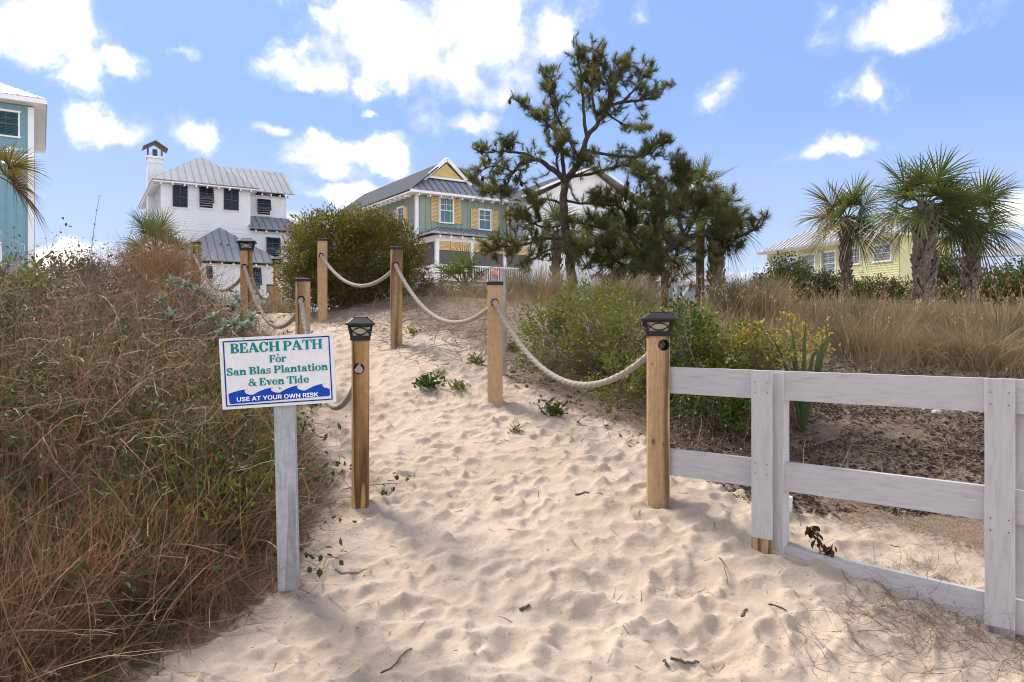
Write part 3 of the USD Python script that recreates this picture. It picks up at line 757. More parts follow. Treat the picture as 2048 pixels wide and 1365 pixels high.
def line_shape(text):
    x, out = 0, []
    for ch in text:
        if ch == ' ':
            x += .32
            continue
        g, w = GL[ch]
        out.append(affinity.translate(g.buffer(0), x, 0))
        x += w
    return unary_union(out)


b = P(578, 1160, F / 442)
roll_p, roll_s, yaw = -.020, -.052, math.radians(9)
sg = thing('beach_path_sign', 'white beach path sign board with teal lettering and blue waves on a grey post', 'sign', b)
post = rbox(0, 0, .090, .090, -.35, EZ + (HOR - 690) / 442 - b[2], .006)
top = [0, 0, 0]
rp = math.degrees(-roll_p) * -1
part(sg, 'post', post.rotate((0, 0, math.degrees(.20))).rotate((0, -1.3, 0)).translate(tuple(b)), GREYWOOD, smooth=25)
mb = MB()
for dx, z0, z1, o in [(.012, .02, .55, .004), (-.02, .25, .75, -.006)]:
    pass
W, HH, TH = .488, .313, .012
ctr = P(565.5, 740.5, F / 442) + [0, -.062, 0]
cy, sy, cr, sr = math.cos(yaw), math.sin(yaw), math.cos(-roll_s), math.sin(-roll_s)
# board axes: ex along the lines of text, ez up the board, en towards the reader
ex0 = np.array([cy, sy, 0.0])
ez0 = np.array([0, 0, 1.0])
ex = ex0 * cr + ez0 * sr
ez = -ex0 * sr + ez0 * cr
en = np.cross(ex, ez)
en = en if en[1] < 0 else -en


def on_board(mesh, lift):
    """mesh in board units (u right, v up, w out) -> world"""
    v, f, _ = meshkit.arrays(mesh)
    w = ctr + v[:, :1] * ex + v[:, 1:2] * ez + (v[:, 2:] + lift) * en
    return w, f


def flat(shape, t=.0012):
    ms = [trimesh.creation.extrude_polygon(g, t, engine='earcut') for g in getattr(shape, 'geoms', [shape]) if g.area > 1e-9]
    return trimesh.util.concatenate(ms)


board = part(sg, 'board', on_board(m3.CrossSection.square((W - .008, HH - .008), True).offset(.004, m3.JoinType.Round, 2, 8).extrude(TH), -TH), SIGNW)
o = sbox(-W / 2 + .0155, -HH / 2 + .0125, W / 2 - .0155, HH / 2 - .0125)
part(board, 'border', on_board(flat(o.difference(o.buffer(-.0055, join_style=2))), 0), NAVY)


def fit(shape, u0, u1, base, cap, capf=1.0):
    x0, y0, x1, y1 = shape.bounds
    sx, sy_ = (u1 - u0) * W / (x1 - x0), cap * HH / capf
    return affinity.affine_transform(shape, [sx, 0, 0, sy_, (u0 - .5) * W - x0 * sx, (.5 - base) * HH])


for txt, u0, u1, bs, cp_ in [('BEACH PATH', .093, .902, .217, .136), ('For', .426, .577, .376, .104), ('San Blas Plantation', .053, .940, .528, .104), ('& Even Tide', .234, .766, .692, .104)]:
    part(board, 'lettering', on_board(flat(fit(line_shape(txt).buffer(.014), u0, u1, bs, cp_)), 0), TEAL)
wv = [(.057, .79)]
def crest(x0, y0, x1, y1, xt, yt):
    """rising back of a wave, overhanging tip and the hollow under it"""
    for t in np.linspace(0, 1, 10):
        wv.append((x0 + (x1 - x0) * t, y0 + (y1 - y0) * math.sin(t * math.pi / 2) ** .9))
    for t in np.linspace(.12, 1, 10):
        a = math.pi * .5 * (1 + t * 1.0)
        wv.append((x1 - .016 + .028 * math.cos(a) * 1.0 + (xt - x1 + .03) * t ** 1.8, y1 + (yt - y1) * (1 - math.cos(t * math.pi * .5)) * .35 + (yt - y1) * .65 * math.sin(t * math.pi / 2)))
crest(.060, .782, .218, .735, .262, .815)
crest(.275, .812, .446, .732, .495, .808)
crest(.508, .806, .676, .725, .725, .800)
crest(.735, .798, .902, .722, .943, .790)
wv += [(.945, .80), (.945, .890), (.935, .902), (.5, .915), (.08, .928), (.064, .918)]
wave = Polygon([((u - .5) * W, (.5 - v) * HH) for u, v in wv]).buffer(0)
part(board, 'wave_emblem', on_board(flat(wave), 0), BLUE)
tm = meshkit.text_mesh('USE AT YOUR OWN RISK', .018, .0008, bold=True)
tb = tm.bounds
tm.apply_translation([-tb[0][0], 0, 0])
tm.apply_scale([(.841 - .128) * W / (tb[1][0] - tb[0][0]), .057 * HH / .018, 1])
tm.apply_translation([(.128 - .5) * W, (.5 - .897) * HH, 0])
part(board, 'lettering', on_board(tm, .0012), INKW)
for u, v in [(.504, .27), (.504, .748)]:
    sc = m3.Manifold.cylinder(.003, .0042, .0036, 12).translate(((u - .5) * W, (.5 - v) * HH, 0))
    part(board, 'screw', on_board(sc, 0), SCREW)

# ---------------------------------------------------------------- the white fence
fe = thing('white_fence', 'white painted post and rail fence sinking into drifted sand', 'fence', P(1528, 1085, F / 400))
A = P(1337, 735, F / 366)
B0, C0 = P(1548, 743, F / 402), P(1985, 757, F / 476)
dirn = unit((C0 - B0)[None] * [1, 1, 0])[0]
nrm = np.array([dirn[1], -dirn[0], 0.0])
if nrm[1] > 0:
    nrm = -nrm
E0 = C0 + dirn * 1.3
BOARDT = .019


def rail(p, q, h, zo0, zo1, lift=0.0, label=None):
    """a rail between two points of the fence line, its top edge zo below the line"""
    p, q = np.array(p) - [0, 0, zo0], np.array(q) - [0, 0, zo1]
    d = q - p
    mid = (p + q) / 2 - [0, 0, h / 2] + nrm * lift
    dd = unit(d[None])[0]
    up = np.array([0, 0, 1.0])
    cs = m3.CrossSection.square((np.linalg.norm(d) - .006, h - .006), True).offset(.003, m3.JoinType.Round, 2, 8).extrude(BOARDT * 1.6)
    v, f, _ = meshkit.arrays(cs)
    v = mid + v[:, :1] * dd + v[:, 1:2] * np.cross(np.cross(dd, up), dd) + (v[:, 2:] - BOARDT * .8) * nrm
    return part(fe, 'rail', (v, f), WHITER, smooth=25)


Bm = B0 + dirn * .0
AB = P(1337, 735, F / 366)
tz = lambda py, px, s: EZ + (HOR - py) / s
h = .142
# bay beside the wooden post, then the long bay, then a piece running out of the frame
p0 = np.array([A[0], A[1], 0]); p1 = np.array([B0[0], B0[1], 0]) - dirn * .012; p2 = np.array([C0[0], C0[1], 0]) - dirn * .012; p3 = np.array([E0[0], E0[1], 0])
def zz(p, z):
    return np.array([p[0], p[1], z])
s0, s1, s2 = 366, 402, 476
slope = lambda za, zb: za + (zb - za) * 1.9
for ya, yb, yc in [(734, 742, 757), (897, 921, 973), (1052, 1087, 1186)]:
    za, zb, zc = EZ + (HOR - ya) / s0, EZ + (HOR - yb) / s1, EZ + (HOR - yc) / s2
    rail(zz(p0, za), zz(p1, zb), h, 0, 0, .001)
    rail(zz(p1 + dirn * .006, zb), zz(p2, zc), h, 0, 0, .0)
    rail(zz(p2 + dirn * .006, zc), zz(p3, zc - (zb - zc) * 1.3), h, 0, 0, .001)


def fence_post(px, s, top_py, base_py, w):
    b = P(px, base_py, F / s)
    zt = EZ + (HOR - top_py) / s
    ang = math.atan2(dirn[1], dirn[0])
    yb = b - nrm * 0
    bk = np.array([b[0], b[1], 0]) - nrm * (BOARDT * .8 + .048) + dirn * .045
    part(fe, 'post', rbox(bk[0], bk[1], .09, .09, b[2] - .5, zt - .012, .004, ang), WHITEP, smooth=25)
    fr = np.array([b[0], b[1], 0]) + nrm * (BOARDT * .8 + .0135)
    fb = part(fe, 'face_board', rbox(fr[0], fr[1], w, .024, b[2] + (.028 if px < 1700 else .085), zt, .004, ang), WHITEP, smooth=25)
    for dz in (.045, .095):
        for k in (0, 1, 2):
            zr = zt - .012 - k * (zt - b[2]) * .47 - dz
            if zr > b[2] + .05:
                for dx in (-.3, .3):
                    c = fr + dirn * w * dx + nrm * .012
                    part(fb, 'nail_head', m3.Manifold.cylinder(.0018, .003, .003, 8).rotate((90, 0, math.degrees(ang))).translate((c[0], c[1], zr)), SCREW)
    part(fb, 'bare_foot', rbox(fr[0], fr[1], w, .0225, b[2] - .5, b[2] + (.0275 if px < 1700 else .0845), .003, ang), STAKEWOOD if px > 1700 else WOOD2, label='bare unpainted foot of the fence board')


fence_post(1528, 404, 741, 1085, .100)
fence_post(2001, 480, 757, 1290, .105)
# a capped white pipe behind the first fence post
c = gpt(1576, 1022)
pp = thing('pipe_stub', 'short capped white plastic pipe standing behind the fence post', 'pipe', c)
part(pp, 'pipe', m3.Manifold.cylinder(.16, .022, .022, 20).translate((c[0], c[1], c[2] - .1)), PVC, smooth=30)
part(pp, 'pipe_cap', m3.Manifold.cylinder(.022, .025, .023, 20).translate((c[0], c[1], c[2] + .055)), PVC, smooth=30)
# ---------------------------------------------------------------- houses
SIDW = paint('white_siding', (0.76, 0.765, 0.77), (0.71, 0.715, 0.72), scale=1.5, rough=0.5)
SHINGW = paint('white_shingle', (0.74, 0.745, 0.75), (0.67, 0.675, 0.68), scale=9, rough=0.6)
TRIMW = paint('white_trim', (0.76, 0.76, 0.77), (0.70, 0.70, 0.71), scale=2, rough=0.45)
GREEN = paint('sage_siding', (0.25, 0.305, 0.25), (0.225, 0.275, 0.225), scale=2, rough=0.55)
YELTR = paint('yellow_trim', (0.56, 0.40, 0.15), (0.52, 0.36, 0.13), scale=3, rough=0.5)
YELSH = paint('yellow_shutter', (0.72, 0.52, 0.24), (0.66, 0.46, 0.20), scale=3, rough=0.5)
YELSID = paint('pale_yellow_siding', (0.55, 0.54, 0.28), (0.50, 0.49, 0.255), scale=2, rough=0.55)
BLUES = paint('turquoise_siding', (0.155, 0.315, 0.375), (0.14, 0.285, 0.345), scale=2, rough=0.5)
PBLUE = paint('pale_blue_siding', (0.30, 0.46, 0.52), (0.27, 0.42, 0.48), scale=2, rough=0.5)
METAL = paint('galvanised_roof', (0.31, 0.315, 0.33), (0.26, 0.265, 0.28), scale=1.2, rough=0.6, spec=0.2)
SEAM = paint('roof_seam_metal', (0.16, 0.165, 0.18), (0.14, 0.145, 0.155), rough=0.45, metal=0.35)
SLATE = paint('grey_shingle_roof', (0.075, 0.078, 0.088), (0.055, 0.058, 0.066), scale=8, rough=0.9, spec=0.08)
NAVYSH = paint('navy_shutter', (0.018, 0.026, 0.045), (0.014, 0.02, 0.036), scale=4, rough=0.5)
TEALSH = paint('teal_shutter', (0.022, 0.075, 0.085), (0.018, 0.06, 0.07), scale=4, rough=0.5)
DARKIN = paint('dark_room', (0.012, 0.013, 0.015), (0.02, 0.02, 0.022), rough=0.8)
GLASS = look('window_glass', {'p': ('principled_bsdf', {'base_color': (0.015, 0.10, 0.12), 'roughness': 0.06, 'specular_ior_level': 0.9})}, [], 'p.BSDF')
GLASSB = look('pale_window_glass', {'p': ('principled_bsdf', {'base_color': (0.16, 0.21, 0.25), 'roughness': 0.08, 'specular_ior_level': 0.9})}, [], 'p.BSDF')
SCREEN = paint('porch_screen', (0.10, 0.09, 0.10), (0.075, 0.068, 0.076), scale=3, rough=0.7)
COPPER = paint('chimney_hood', (0.10, 0.075, 0.055), (0.07, 0.055, 0.045), rough=0.6, metal=0.3)


class House:
    def __init__(self, name, label, O, theta, cat='house'):
        self.O = np.array([O[0], O[1], 0.0])
        self.u = np.array([math.cos(theta), math.sin(theta), 0])
        self.v = np.array([-math.sin(theta), math.cos(theta), 0])
        self.t = thing(name, label, cat, (O[0], O[1], 0))

    def w(self, a, b, z):
        """local (along the front, depth, height above the eye) -> world"""
        return self.O + self.u * a + self.v * b + np.array([0, 0, z + EZ])

    def inv(self, px, py, b):
        """the point of the plane at depth b seen at a picture position -> (a, z)"""
        k = (px - 1024) / F
        o = self.O + self.v * b
        a = (k * o[1] - o[0]) / (self.u[0] - k * self.u[1])
        y = o[1] + a * self.u[1]
        return a, (HOR - py) / F * y

    def inv_side(self, px, py, a):
        k = (px - 1024) / F
        o = self.O + self.u * a
        b = (k * o[1] - o[0]) / (self.v[0] - k * self.v[1])
        return b, (HOR - py) / F * (o[1] + b * self.v[1])

    def box(self, mb, a0, a1, b0, b1, z0, z1):
        return mb.box(self.w((a0 + a1) / 2, (b0 + b1) / 2, (z0 + z1) / 2), self.u * (a1 - a0) / 2, self.v * (b1 - b0) / 2, (0, 0, (z1 - z0) / 2))

    def bpart(self, parent, name, mat, *e, label=None):
        return part(parent, name, self.box(MB(), *e), mat, label=label)

    def laps(self, mb, p0, p1, z0, z1, course=.16, out=.03, tri=None):
        """lapped boards on the wall from p0 to p1 (local a,b); the outside is on the left hand of the direction reversed, i.e. -v for a front running along +a"""
        A, B = self.w(*p0, 0), self.w(*p1, 0)
        d = unit((B - A)[None])[0]
        n = np.array([d[1], -d[0], 0])
        k = max(1, int(round((z1 - z0) / course)))
        zs = np.linspace(z0, z1, k + 1)
        for i in range(k):
            a, b = A.copy(), B.copy()
            if tri:
                f0, f1 = tri(zs[i]), tri(zs[i + 1])
            q = [A + n * out + [0, 0, zs[i]], B + n * out + [0, 0, zs[i]], B + n * .002 + [0, 0, zs[i + 1]], A + n * .002 + [0, 0, zs[i + 1]], A + [0, 0, zs[i]], B + [0, 0, zs[i]]]
            mb.add(q, [[0, 1, 2, 3], [4, 5, 1, 0]])
        return mb

    def roof(self, parent, pts, mat=None, th=.07, step=.46, seam=True, label=None, seammat=None):
        """a roof plane; pts local (a,b,z), the first two are its eave"""
        q = np.array([self.w(*p) for p in pts])
        e = unit((q[1] - q[0])[None])[0]
        n = unit(np.cross(q[1] - q[0], q[2] - q[0])[None])[0]
        if n[2] < 0:
            n = -n
        s = np.cross(n, e)
        if s[2] < 0:
            s = -s
        k = len(q)
        v = np.vstack([q, q - n * th])
        f = [[0, i, i + 1] for i in range(1, k - 1)] + [[k, k + i + 1, k + i] for i in range(1, k - 1)]
        f += sum([[[i, k + i, k + (i + 1) % k], [i, k + (i + 1) % k, (i + 1) % k]] for i in range(k)], [])
        if np.dot(np.cross(v[1] - v[0], v[2] - v[0]), n) < 0:
            f = [x[::-1] for x in f]
        r = part(parent, 'roof', (v, np.array(f)), mat or METAL, label=label)
        if not seam:
            return r
        uv = np.stack([(q - q[0]) @ e, (q - q[0]) @ s], 1)
        poly = Polygon(uv).buffer(-.02)
        x = uv[:, 0].min() + step * .5
        while x < uv[:, 0].max():
            g = poly.intersection(LineString([(x, -50), (x, 50)]))
            for l in getattr(g, 'geoms', [g]):
                if l.length > .3:
                    y0, y1 = l.bounds[1], l.bounds[3]
                    part(r, 'seam', MB().box(q[0] + e * x + s * (y0 + y1) / 2 + n * .018, e * .021, s * (y1 - y0) / 2, n * .018), seammat or SEAM)
            x += step
        return r

    def window(self, a0, a1, z0, z1, b=0, glass=None, frame=None, n=(2, 2), side=None, out=.06, sill=True, parent=None):
        """a sash window on the front plane (or on the side wall a=side, when a0,a1 are depths)"""
        def bx(mb, x0, x1, y0, y1, h0, h1):
            return self.box(mb, x0, x1, b - y1, b - y0, h0, h1) if side is None else self.box(mb, side - y1, side - y0, x0, x1, h0, h1)
        fw = .09
        m = MB()
        bx(m, a0 - fw, a0, .0, out, z0, z1), bx(m, a1, a1 + fw, .0, out, z0, z1), bx(m, a0 - fw - .03, a1 + fw + .03, .0, out + .015, z1, z1 + fw * 1.3)
        if sill:
            bx(m, a0 - fw - .03, a1 + fw + .03, .0, out + .03, z0 - fw, z0)
        w = part(parent or self.t, 'window', m, frame or TRIMW)
        part(w, 'pane', bx(MB(), a0, a1, .005, .025, z0, z1), glass or GLASS)
        zm = (z0 + z1) / 2
        part(w, 'meeting_rail', bx(MB(), a0, a1, .025, .045, zm - .03, zm + .03), frame or TRIMW)
        for i in range(1, n[0]):
            x = a0 + (a1 - a0) * i / n[0]
            part(w, 'muntin', bx(MB(), x - .014, x + .014, .025, .04, zm + .03, z1), frame or TRIMW)
        if n[1] > 1:
            z = (zm + z1) / 2
            part(w, 'muntin', bx(MB(), a0, a1, .0255, .038, z - .014, z + .014), frame or TRIMW)
        return w

    def shutter(self, a0, a1, z0, z1, mat, b=0, open_=0.0, name='shutter', slats=True, mid=True, y0=.03):
        """a louvred shutter panel; open_ props its foot out from the wall"""
        ax = self.u * (a1 - a0) / 2
        topc = self.w((a0 + a1) / 2, b - y0 - .025, z1)
        h = z1 - z0
        dn = unit(np.array([-self.v * math.sin(open_) + np.array([0, 0, -math.cos(open_)])]))[0]
        nn = np.cross(unit(ax[None])[0], dn)
        nn = nn if nn @ self.v < 0 else -nn
        m, fw = MB(), .05
        def bar(x0, x1, t0, t1, y0_=-.018, y1=.018):
            m.box(topc + self.u * ((x0 + x1) / 2 - (a0 + a1) / 2) + dn * (t0 + t1) / 2 + nn * (y0_ + y1) / 2, self.u * (x1 - x0) / 2, dn * (t1 - t0) / 2, nn * (y1 - y0_) / 2)
        bar(a0, a0 + fw, 0, h), bar(a1 - fw, a1, 0, h), bar(a0 + fw, a1 - fw, 0, fw), bar(a0 + fw, a1 - fw, h - fw, h)
        if mid == 'v':
            c = (a0 + a1) / 2
            bar(c - fw / 2, c + fw / 2, fw, h - fw)
        elif mid:
            bar(a0 + fw, a1 - fw, h / 2 - fw / 2, h / 2 + fw / 2)
        s = part(self.t, name, m, mat)
        m = MB()
        k = max(4, int(h / .085))
        for i in range(k):
            t = fw + (h - 2 * fw) * (i + .5) / k
            m.box(topc + dn * t, self.u * ((a1 - a0) / 2 - fw), dn * .030 + nn * .012, nn * .004 - dn * .0015)
        part(s, 'louvre_slats', m, mat, kind='stuff')
        return s

    def tails(self, a0, a1, b, z, step=.75, dirn='a', mat=None):
        """little rafter tails under an eave"""
        k = int(abs(a1 - a0) / step)
        for i in range(k + 1):
            a = a0 + (a1 - a0) * (i + .5) / (k + 1)
            if dirn == 'a':
                self.bpart(self.t, 'rafter_tail', mat or TRIMW, a - .04, a + .04, b, b + .4, z - .14, z)
            else:
                self.bpart(self.t, 'rafter_tail', mat or TRIMW, b, b + .4, a - .04, a + .04, z - .14, z)


def tri_wall(h, pts):
    """an upright triangle or polygon of wall, a few centimetres thick (local points)"""
    q = np.array([h.w(*p) for p in pts])
    n = unit(np.cross(q[1] - q[0], q[2] - q[0])[None])[0]
    k = len(q)
    v = np.vstack([q, q - n * .05])
    f = [[0, i, i + 1] for i in range(1, k - 1)] + [[k, k + i + 1, k + i] for i in range(1, k - 1)] + sum([[[i, k + i, k + (i + 1) % k], [i, k + (i + 1) % k, (i + 1) % k]] for i in range(k)], [])
    return v, np.array(f)


# --- the white house with navy shutters
h = House('white_house', 'white lap sided three storey house with navy shutters and grey metal roofs', (-23.24, 48.0), math.radians(31))
m = MB()
h.laps(m, (0, 0), (5.65, 0), -1.6, 9.55), h.laps(m, (0, 12), (0, 0), -1.6, 9.55), h.box(m, .03, 5.65, .03, 12, -1.6, 9.55)
part(h.t, 'wall', m, SIDW, label='main block wall of white lap boards')
m = MB()
h.laps(m, (5.65, 1.5), (8.5, 1.5), 5.5, 9.6), h.box(m, 5.6, 8.5, 1.53, 7.5, -1, 9.6)
part(h.t, 'wall', m, SIDW)
m = MB()
h.laps(m, (5.652, 0), (8.9, 0), -1.6, 6.8), h.box(m, 5.652, 8.9, .03, 5, -1.6, 6.8)
part(h.t, 'wall', m, SIDW)
m = MB()
h.laps(m, (.3, -4), (6.65, -4), -1.8, 4.05, .13), h.box(m, .3, 6.65, -3.97, -.03, -1.8, 4.05)
sh = part(h.t, 'wall', m, SHINGW, label='lower front wing clad in white shingles')
m = MB()
rr = np.random.default_rng(4)
for i in range(44):
    z = -1.8 + 5.85 * i / 45
    for a in np.arange(.3 + .11 * (i % 2), 6.6, .22):
        h.box(m, a - .006, a + .006, -4.022, -4.001, z + .01, z + .12)
part(sh, 'shingle_joints', m, paint('shingle_gap', (0.40, 0.41, 0.42), rough=.7), kind='stuff')
for a0, a1, b0, b1, z0, z1 in [(-.02, .14, -.03, .1, -1, 9.5), (5.53, 5.67, -.035, .05, 6.9, 9.5), (8.4, 8.52, 1.46, 1.6, 7.9, 9.55), (8.8, 8.93, -.035, .06, 1, 6.8), (6.53, 6.67, -4.035, -3.9, 0, 4.0), (.28, .42, -4.035, -3.9, 0, 4.0)]:
    h.bpart(h.t, 'corner_board', TRIMW, a0, a1, b0, b1, z0, z1)
h.bpart(h.t, 'band_board', TRIMW, .142, 5.528, -.03, -.001, 6.55, 6.72)
e, ap, E = .55, 2.83, 9.72
h.roof(h.t, [(-e, -e, E), (5.65 + e, -e, E), (ap, ap, 12.2)], label='hipped front plane of the main metal roof')
h.roof(h.t, [(-e, 12.5, E), (-e, -e, E), (ap, ap, 12.2), (ap, 9.3, 12.2)])
h.roof(h.t, [(5.65 + e, -e, E), (5.65 + e, 12.5, E), (ap, 9.3, 12.2), (ap, ap, 12.2)])
h.bpart(h.t, 'soffit', TRIMW, -e + .03, 5.65 + e - .03, -e + .03, 12.4, E - .16, E - .08)
h.tails(-.4, 6.0, -.52, E - .17), h.tails(0, 12, -.52, E - .17, dirn='b')
h.roof(h.t, [(5.7, 1.0, 9.8), (9.0, 1.0, 9.8), (9.0, 4.4, 12.0), (3.0, 4.4, 12.0)])
h.roof(h.t, [(9.0, 8.0, 9.8), (4.0, 8.0, 9.8), (4.0, 4.4, 12.0), (9.0, 4.4, 12.0)])
part(h.t, 'gable', tri_wall(h, [(8.5, 1.5, 9.5), (8.5, 7.5, 9.5), (8.5, 4.5, 11.8)]), SIDW)
h.tails(6.4, 8.9, 1.02, 9.66)
h.roof(h.t, [(5.55, -.5, 6.95), (9.4, -.5, 6.95), (8.5, 1.48, 8.05), (5.55, 1.48, 8.05)], label='lean to roof over the right hand bay')
h.roof(h.t, [(9.4, -.5, 6.95), (9.4, 5, 6.95), (8.5, 4.2, 8.05), (8.5, 1.48, 8.05)])
h.tails(5.6, 9.2, -.48, 6.82)
h.roof(h.t, [(-.1, -4.42, 4.22), (7.05, -4.42, 4.22), (3.48, -1.2, 6.7)], label='pyramid roof of the low front wing')
h.roof(h.t, [(7.05, -4.42, 4.22), (7.05, -.02, 4.22), (3.48, -.02, 6.7), (3.48, -1.2, 6.7)])
h.roof(h.t, [(-.1, -.02, 4.22), (-.1, -4.42, 4.22), (3.48, -1.2, 6.7), (3.48, -.02, 6.7)])
h.tails(0, 6.9, -4.4, 4.1)
for px0, px1, y0, y1, b, op in [(345, 375, 370, 415, 0, 0), (397, 427, 374, 417, 0, .33), (447, 477, 377, 421, 0, 0), (513, 541, 398, 430, 1.5, .33), (531, 560, 475, 520, 0, .28), (500, 522, 535, 580, -4, .28), (411, 425, 533, 566, -4, .28)]:
    a0, z1 = h.inv(px0, y0, b)
    a1, _ = h.inv(px1, y0, b)
    _, z0 = h.inv((px0 + px1) / 2, y1, b)
    w = h.window(a0 + .05, a1 - .05, z0, z1 - .03, b, glass=DARKIN, n=(2, 2))
    if op:
        h.shutter(a0 + .02, a1 - .02, z0 + .25, z1, NAVYSH, b - .06, op, name='bahama_shutter', mid=True)
    else:
        c = (a0 + a1) / 2
        h.shutter(a0, c - .01, z0, z1, NAVYSH, b - .05, 0, mid=False), h.shutter(c + .01, a1, z0, z1, NAVYSH, b - .05, 0, mid=False)
for b0 in (1.6, 4.2):
    h.window(b0, b0 + .9, 7.2, 8.8, side=0, glass=GLASSB)
ch = part(h.t, 'chimney', h.box(h.box(h.box(MB(), -.45, .55, 4.5, 5.4, 7, 12.1), -.52, .62, 4.43, 5.47, 12.1, 12.25), -.48, .58, 4.47, 5.43, 11.75, 11.85), SIDW)
m = MB()
for a in (-.4, .5):
    for b in (4.55, 5.35):
        h.box(m, a - .03, a + .03, b - .03, b + .03, 12.25, 12.95)
part(ch, 'hood_legs', m, SEAM)
part(ch, 'flue', h.box(MB(), -.1, .2, 4.8, 5.1, 12.25, 12.8), COPPER)
hm = MB()
for a0, a1 in ((-.75, .05), (.85, .05)):
    q = [h.w(a0, 4.3, 12.85), h.w(a0, 5.6, 12.85), h.w(a1, 5.6, 13.35), h.w(a1, 4.3, 13.35)]
    q += [x - np.array([0, 0, .1]) for x in q]
    hm.add(q, [[0, 1, 2, 3], [7, 6, 5, 4], [0, 4, 5, 1], [1, 5, 6, 2], [2, 6, 7, 3], [3, 7, 4, 0]])
part(ch, 'hood', hm, COPPER)

# --- the sage green house
h = House('green_house', 'sage green board and batten house with yellow shutters and screened porch', (-5.83, 44.0), math.radians(33))
m = h.box(MB(), 0, 6.66, 0, 14, -1.4, 8.05)
wl = part(h.t, 'wall', m, GREEN)
for a in np.arange(.25, 6.6, .42):
    h.bpart(wl, 'batten', GREEN, a - .03, a + .03, -.03, -.001, 5.5, 8.0)
for b in np.arange(.3, 14, .42):
    h.bpart(wl, 'batten', GREEN, -.03, -.001, b - .03, b + .03, 2.0, 8.0)
h.bpart(h.t, 'corner_board', TRIMW, -.04, .16, -.045, .12, -1, 8.0)
h.bpart(h.t, 'corner_board', TRIMW, 6.54, 6.7, -.045, .1, -1, 8.0)
E, R = 8.25, 2.4
h.roof(h.t, [(-.65, 14.6, E), (-.65, -.6, E), (R, .75, 10.55), (R, 14.6, 10.55)], SLATE, step=9, seam=False, label='long grey roof slope on the left')
h.roof(h.t, [(7.3, -.6, E), (7.3, 14.6, E), (R, 14.6, 10.55), (R, .75, 10.55)], METAL)
h.roof(h.t, [(-.65, -.62, E + .01), (7.3, -.62, E + .01), (4.3, 0.9, 9.45), (1.0, .9, 9.45)], label='metal skirt roof below the yellow gable')
part(h.t, 'gable', tri_wall(h, [(1.25, .62, 9.4), (3.6, .62, 9.4), (R, .62, 10.35)]), YELTR, label='small yellow gable triangle')
for a0, z0, a1, z1 in [(.75, 9.12, R, 10.62), (4.15, 9.12, R, 10.62)]:
    c = (h.w(a0, .52, z0) + h.w(a1, .52, z1)) / 2
    dv = (h.w(a1, .52, z1) - h.w(a0, .52, z0)) / 2
    part(h.t, 'bargeboard', MB().box(c, dv, h.v * .06, unit(np.cross(dv, h.v)[None])[0] * .1), TRIMW)
h.bpart(h.t, 'gable_ledge', TRIMW, 1.0, 3.85, .5, .61, 9.3, 9.42)
h.bpart(h.t, 'fascia', TRIMW, -.66, 7.3, -.64, -.6, E - .16, E - .02)
h.bpart(h.t, 'soffit', TRIMW, -.62, 7.26, -.59, 14, E - .17, E - .09)
h.tails(-.4, 7.0, -.56, E - .18), h.tails(0, 14, -.6, E - .18, dirn='b')
for x0, x1 in [(880, 904), (958, 979)]:
    a0, z1 = h.inv(x0, 397 if x0 < 900 else 421, 0)
    a1, _ = h.inv(x1, 400, 0)
    _, z0 = h.inv(x0, 444 if x0 < 900 else 458, 0)
    h.window(a0, a1, z0, z1, 0, out=.09)
    for s0, s1 in ((a0 - .62, a0 - .12), (a1 + .12, a1 + .62)):
        h.shutter(s0, s1, z0 - .02, z1 + .05, YELSH)
for px in (803, 738):
    b0, z1 = h.inv_side(px, 405 if px > 780 else 430, 0)
    z0, z1 = 6.0, 7.5
    h.window(b0 - .4, b0 + .4, z0, z1, side=0, out=.09)
    for s in (-.95, .55):
        part(h.t, 'shutter', h.box(MB(), -.09, -.035, b0 + s, b0 + s + .42, z0, z1), YELSH)
# porch
h.roof(h.t, [(-.45, -3.1, 5.42), (7.1, -3.1, 5.42), (5.2, -.02, 6.2), (1.5, -.02, 6.2)], label='metal porch roof')
h.roof(h.t, [(-.45, -.02, 5.42), (-.45, -3.1, 5.42), (1.5, -.02, 6.2)])
h.tails(-.3, 7, -3.08, 5.3)
h.bpart(h.t, 'porch_beam', TRIMW, 0, 6.7, -2.66, -2.5, 5.0, 5.33), h.bpart(h.t, 'porch_beam', TRIMW, .0, .16, -2.498, -.05, 5.0, 5.33)
for a in (.0, 2.3, 4.6, 6.5):
    h.bpart(h.t, 'porch_post', TRIMW, a, a + .2, -2.68, -2.48, -1, 5.0)
for a in np.arange(.22, 6.4, .78):
    h.shutter(a, min(a + .74, 6.5), 4.5, 4.98, YELSH, -2.58, 0, name='transom_louvre', mid=False, y0=.0)
h.bpart(h.t, 'porch_screen', SCREEN, .2, 6.5, -2.57, -2.55, 3.68, 4.5)
h.bpart(h.t, 'porch_screen', SCREEN, .08, .1, -2.45, -.05, 3.68, 4.98)
h.bpart(h.t, 'porch_rail', TRIMW, .2, 6.5, -2.6, -2.54, 3.6, 3.68), h.bpart(h.t, 'porch_rail', TRIMW, .2, 6.5, -2.6, -2.54, 2.72, 2.8)
for a in np.arange(.3, 6.5, .16):
    h.bpart(h.t, 'baluster', TRIMW, a - .03, a + .03, -2.59, -2.55, 2.8, 3.6)
h.bpart(h.t, 'porch_side', TRIMW, .05, .11, -2.46, -.05, 2.6, 3.67)
for z in np.arange(-1, 2.6, .2):
    h.bpart(h.t, 'skirt_board', SIDW, .02, 6.68, -2.62, -2.58, z, z + .18)

